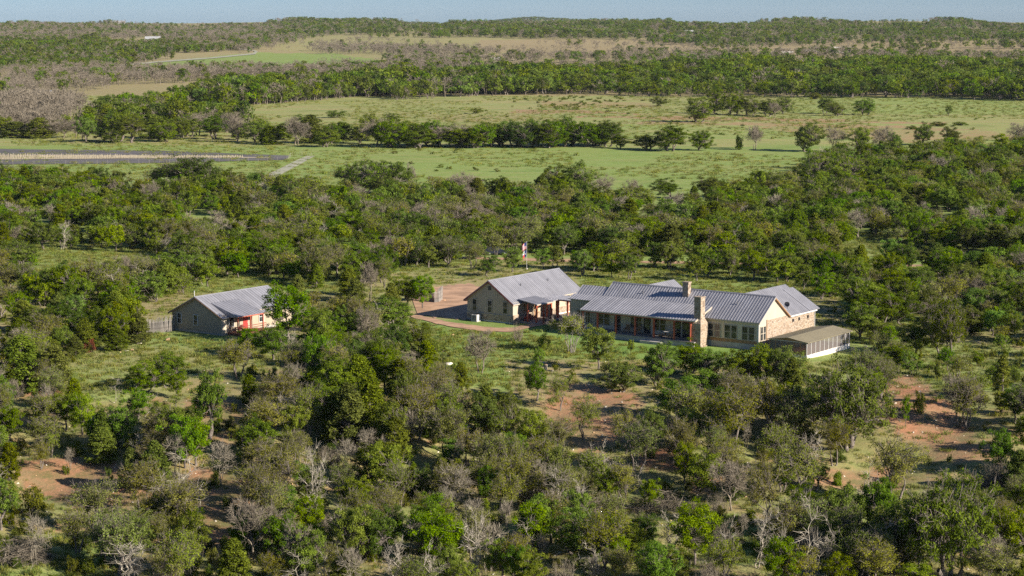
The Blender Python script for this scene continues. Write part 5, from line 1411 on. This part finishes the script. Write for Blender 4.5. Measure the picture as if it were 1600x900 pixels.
for name, mx_, my_ in MARKS:
    for kd in KINDS:
        best = None
        for i, w in enumerate(indiv):
            if w['kind'] != kd or i in taken or w['py'] < 240: continue
            dd_ = math.hypot(w['px'] - mx_, (w['py'] - my_) * 1.6)
            if dd_ < 75 and (best is None or dd_ < best[0]): best = (dd_, i)
        if best:
            taken.add(best[1]); indiv[best[1]]['label'] = LOOK[kd] + ' nearest to ' + name
SPECIAL = {(1325, 702): 'big dark live oak with splayed grey limbs below the screened room', (1480, 912): 'huge dark oak crown filling the lower right corner', (1476, 560): 'large oak with thick dark trunk right of the screened room',
           (890, 551): 'vase shaped shrub tree on many pale stems before the long porch', (751, 583): 'lone leafless tree standing on the grass below the garage', (325, 692): 'tall oak on a bare pale trunk rising from red soil',
           (285, 814): 'tall white dead tree with many upright limbs at lower left', (490, 806): 'tall pale dead tree with crooked trunk in the lower middle', (292, 299): 'very broad live oak alone at the left edge of the green field',
           (565, 306): 'wide live oak before the gravel track in the green field', (450, 537): 'tall bright green tree covering the right end of the cottage', (140, 551): 'small rusty red shrub beside the dark junipers',
           (1565, 646): 'slim tree trunk wrapped in green vines at the right edge', (1351, 180): 'round live oak alone in the far meadow at right', (1030, 166): 'small dark oak alone on the reddish far meadow', (985, 553): 'young sapling on the lawn before the long porch'}
for w in indiv:
    for (sx, sy), lab in SPECIAL.items():
        if w['hand'] and abs(w['px'] - sx) < 2.5 and abs(w['py'] - sy) < 3.5: w['label'] = lab
shared = {}
for w in indiv:
    w['zone'] = LOOK[w['kind']] + ' ' + zone(w['px'], w['py'])
    if 'label' not in w: shared.setdefault(w['zone'], []).append(w)
ORD = ['leftmost', 'second from left', 'third from left', 'fourth from left', 'fifth from left', 'sixth from left']
for lab, ws in shared.items():
    ws.sort(key=lambda w: w['px'])
    for i, w in enumerate(ws):
        j = len(ws) - 1 - i
        if len(ws) == 1: w['label'] = lab
        elif i < 6 and i <= j: w['label'] = lab + ', ' + ORD[i]
        elif j < 6: w['label'] = lab + ', ' + ORD[j].replace('left', 'right')
rp = np.random.default_rng(5)
for w in indiv:
    kd = w['kind']; nm, lm, wm, cat = KINDS[kd]
    wme, lme, W, HH = PROTO[kd][int(rp.integers(len(PROTO[kd])))]
    o = empty(nm, (w['x'], w['y'], w['z'] - 0.05), float(rp.uniform(0, 6.28)))
    sx = w['w'] / W; sz = w['h'] / HH
    o.scale = (sx * rp.uniform(0.93, 1.07), sx * rp.uniform(0.93, 1.07), sz)
    props(o, w.get('label') or w['zone'] + ', amid its row', cat, w['zone'])
    link('trunk' if cat == 'tree' else 'stems', wme, o)
    if lme: link('crown' if cat == 'tree' else 'foliage', lme, o)

def mass_object(name, items, lod, kinds, nvar, label):
    coll = bpy.data.collections.new(name + '_kinds')
    info = {}; order = []
    for kd in kinds:
        for i in range(nvar):
            W, HH = lod_object(kd, i, lod, coll); order.append((kd, i, W, HH))
    srt = sorted(range(len(order)), key=lambda q: '%s_%s_%d' % (KINDS[order[q][0]][0], order[q][0], order[q][1]))   # Collection Info sorts by name
    where = {(order[q][0], order[q][1]): (r_, order[q][2], order[q][3]) for r_, q in enumerate(srt)}
    P_, pick, rot, scl = [], [], [], []
    for w in items:
        kd = w['kind'] if w['kind'] in kinds else kinds[0]
        r_, W, HH = where[(kd, int(rp.integers(nvar)))]
        P_.append((w['x'], w['y'], w['z'] - 0.05)); pick.append(r_); rot.append((0, 0, rp.uniform(0, 6.28)))
        s = w['w'] / W; scl.append((s, s, w['h'] / HH))
    print(name, len(items))
    return scatter(name, coll, P_, pick, rot, scl, label)
mass_object('woodland', mass, 1, ['oak', 'lowoak', 'juniper', 'elm', 'thin', 'bare', 'whip', 'snag', 'shrub', 'thicket'], 4, 'unbroken scrub woodland around and behind the houses')
mass_object('distant_woodland', FARPTS, 2, ['oak', 'lowoak', 'juniper', 'bare'], 4, 'green and leafless woodland covering the distant slopes')

# ------------------------------------------------------------------ brush piles, rocks, grass
def brush_pile(px, py, wpx, hpx, seed, label):
    rng = np.random.default_rng(seed); x, y, z = at(px, py); s = y / FPX; W, Hh = wpx * s, hpx * s
    S = []
    for _ in range(150):
        a = rng.uniform(0, 6.28); r = W * 0.5 * rng.random() ** 0.6
        zz = Hh * (1 - (r / (W * 0.5)) ** 1.5) * rng.random() * 0.8
        c = np.array([r * math.cos(a), 0.7 * r * math.sin(a), zz + 0.05]); d = unit(rng.normal(0, 1, 3) * np.array([1, 1, 0.25])); L = rng.uniform(0.5, 1.6)
        br = bend(rng, c - d * L, c + d * L + np.array([0, 0, 0.2]), rng.uniform(0.02, 0.05), 0.012, 3, 0.05); S += br
        for g in br:
            for _ in range(3):
                S.append(np.r_[g[3:6], g[3:6] + unit(d + rng.normal(0, 0.7, 3)) * rng.uniform(0.3, 0.8), 0.014, 0.008])
    v, f = tubes(S, 3)
    o = link('brush_pile', np_mesh('brush_pile', v, f, 4, mats=[M['mauve_twig']])); o.location = (x, y, z)
    props(o, label, 'brush pile', 'piles of cut brush')
brush_pile(35, 876, 92, 44, 1, 'wide grey brush pile in the lower left corner')
brush_pile(1035, 800, 104, 46, 2, 'big mauve brush pile on the grass at lower middle')
brush_pile(918, 800, 56, 26, 3, 'small reddish brush pile just left of the big one')
brush_pile(845, 790, 70, 34, 4, 'grey brush pile under a dead tree at lower middle')
brush_pile(1560, 764, 58, 36, 5, 'pale fallen branches heaped at the right edge')
brush_pile(648, 579, 44, 24, 6, 'mauve brush heap on the slope below the garage')

def rock_mesh(seed):
    import bmesh
    rng = np.random.default_rng(seed); bm = bmesh.new(); bmesh.ops.create_icosphere(bm, subdivisions=2, radius=0.5)
    k = rng.normal(0, 1, (5, 3)); k = unit(k)
    for v in bm.verts:
        n = np.array(v.co); f = 1.0
        for q in k: f = min(f, 0.62 / max(0.3, float(n @ q) * 2) if n @ q > 0.25 else f)
        v.co = Vector(n * f * (1 + rng.normal(0, 0.05)) * np.array([1.0, 0.8, 0.62]))
    me = bpy.data.meshes.new('rock'); bm.to_mesh(me); bm.free()
    return me
ROCKS = []
for i in range(5):
    me = rock_mesh(i); me.materials.append(M['limestone'] if i % 3 else M['orange_stone']); ROCKS.append(me)
for px, py, wpx, lab in ((262, 532, 13, 'large white limestone boulder on the cottage lawn'), (198, 549, 9, 'pale rock, leftmost of the row on the cottage lawn'), (206, 548, 8, 'pale rock, second in the row on the cottage lawn'), (188, 551, 5, 'small stone left of the pale rock row'),
                         (220, 537, 5, 'single small stone below the dark junipers by the cottage fence'), (707, 524, 7, 'round pale stone on the grass below the dirt path'), (702, 570, 14, 'broad flat tan stone near the lone leafless tree'), (1491, 692, 8, 'white stone on the red slope at right'),
                         (1437, 612, 6, 'white stone at the top of the red slope'), (1369, 755, 9, 'white stone on bare red soil at lower right'), (1597, 772, 10, 'white stone at the right edge'), (486, 498, 12, 'orange boulder right of the cottage'), (446, 511, 14, 'orange boulder beneath the bright tree by the cottage'),
                         (1353, 542, 6, 'white stone near the far end of the screened room'), (931, 637, 5, 'pale stone on the red bank'), (946, 646, 6, 'tan stone low on the red bank'), (694, 470, 6, 'tan edging stone by the short stake fence')):
    x, y, z = at(px, py); s = wpx * y / FPX
    o = link('limestone_rock', ROCKS[random.randrange(5)]); o.location = (x, y, z + 0.12 * s); o.scale = (s, s * 0.8, s * 0.8); o.rotation_euler = (0, 0, random.uniform(0, 6.28))
    props(o, lab, 'rock', 'scattered rocks')
# tree stump in front of the houses
x, y, z = at(852, 578)
o = props(empty('tree_stump', (x, y, z)), 'short cut tree stump on the dry grass below the long porch', 'stump')
MB().tube((0, 0, -0.2), (0.08, 0, 0.7), 0.26, 0.2, 9).build('stump', M['dead_wood'], o)
MB().tube((0.08, 0, 0.69), (0.08, 0, 0.72), 0.19, 0.19, 9).build('cut_face', M['orange_stone'], o)

# stones and grass: beyond counting
sc_ = bpy.data.collections.new('stone_kinds')
for i in range(5): sc_.objects.link(bpy.data.objects.new('stone_%d' % i, ROCKS[i]))
rs = np.random.default_rng(31)
def spray(n, y0, y1, pw=1.0):
    Y = y0 + (y1 - y0) * rs.random(n) ** pw; X = (rs.random(n) - 0.5) * 2 * (0.275 * Y + 3)
    return X, Y, cover_at(X, Y)
X, Y, c = spray(30000, 160, 300)
k = (c[:, 1] > 0.3) & (rs.random(len(X)) < c[:, 1] * 0.6) & ~on_building(X, Y); X, Y = X[k], Y[k]; n = len(X)
s = 0.05 + 0.32 * rs.random(n) ** 3
scatter('loose_stones', sc_, np.stack([X, Y, ground(X, Y)], 1), rs.integers(0, 5, n), np.stack([rs.normal(0, .2, n), rs.normal(0, .2, n), rs.uniform(0, 6.28, n)], 1), np.stack([s, s, s], 1), 'small loose stones littering the red soil')

def tuft(seed, nb, hh, sp):
    rng = np.random.default_rng(seed); b = rng.normal(0, sp, (nb, 3)); b[:, 2] = -0.02
    t = b + np.stack([rng.normal(0, 0.5, nb) * hh, rng.normal(0, 0.5, nb) * hh, hh * rng.uniform(0.5, 1.1, nb)], 1)
    a = rng.uniform(0, 6.28, nb); w = np.stack([np.cos(a), np.sin(a), 0 * a], 1) * 0.03
    V = np.stack([b - w, b + w, t + w * 0.3, t - w * 0.3], 1).reshape(-1, 3)
    return np_mesh('tuft', V, np.arange(4 * nb).reshape(nb, 4), 4, rng.random(nb), [M['grass_blade']])
gc = bpy.data.collections.new('tuft_kinds')
for i in range(4): gc.objects.link(bpy.data.objects.new('tuft_%d' % i, tuft(i, 34, (0.22, 0.3, 0.4, 0.28)[i], 0.26)))
X, Y, c = spray(70000, 150, 420, 0.9)
k = (rs.random(len(X)) < np.clip(0.15 + 0.8 * np.maximum(c[:, 0], c[:, 2] * 0.7) - 0.75 * c[:, 1], 0, 1)) & ~on_building(X, Y) & ((c[:, 3] < 0.8) | (rs.random(len(X)) < 0.4))
px, py = project(X, Y, ground(X, Y))
k &= ~pip(px, py, [(615, 448), (770, 440), (775, 500), (880, 495), (880, 503), (800, 523), (700, 514), (640, 498)]) & ~pip(px, py, [(585, 396), (1640, 409), (1640, 421), (585, 404)])
X, Y = X[k], Y[k]; n = len(X); s = rs.uniform(0.6, 1.5, n)
scatter('grass', gc, np.stack([X, Y, ground(X, Y)], 1), rs.integers(0, 4, n), np.stack([0 * s, 0 * s, rs.uniform(0, 6.28, n)], 1), np.stack([s, s, s * rs.uniform(0.6, 1.2, n)], 1), 'short green and straw coloured grass tufts')
X, Y, c = spray(30000, 430, 1250, 1.0)
px, py = project(X, Y, ground(X, Y))
k = (py > 150) & (py < 300) & (vnoise(X * 0.03, Y * 0.02, 91) > 0.35); X, Y = X[k], Y[k]; nw = len(X); s = rs.uniform(0.8, 2.6, nw)
scatter('pasture_weeds', gc, np.stack([X, Y, ground(X, Y)], 1), rs.integers(0, 4, nw), np.stack([0 * s, 0 * s, rs.uniform(0, 6.28, nw)], 1), np.stack([s, s, s * 0.8], 1), 'scattered weeds and coarse tufts over the pasture')
print('individuals', len(indiv), 'mass', len(mass), 'far', len(FARPTS), 'grass', n)

# ------------------------------------------------------------------ thin clear-day haze over the whole valley
hz = bpy.data.materials.new('haze'); hz.use_nodes = True
hn = hz.node_tree
for q in list(hn.nodes):
    if q.type != 'OUTPUT_MATERIAL': hn.nodes.remove(q)
pv = hn.nodes.new('ShaderNodeVolumePrincipled')
pv.inputs['Color'].default_value = (0.80, 0.88, 1.0, 1)
pv.inputs['Density'].default_value = 0.000016
pv.inputs['Anisotropy'].default_value = 0.0
hn.links.new(pv.outputs[0], hn.nodes['Material Output'].inputs['Volume'])
o = MB().box(-9500, 9500, -150, 13000, -60, 130).build('haze', hz)
props(o, 'thin bluish haze over the distant hills', kind='stuff')
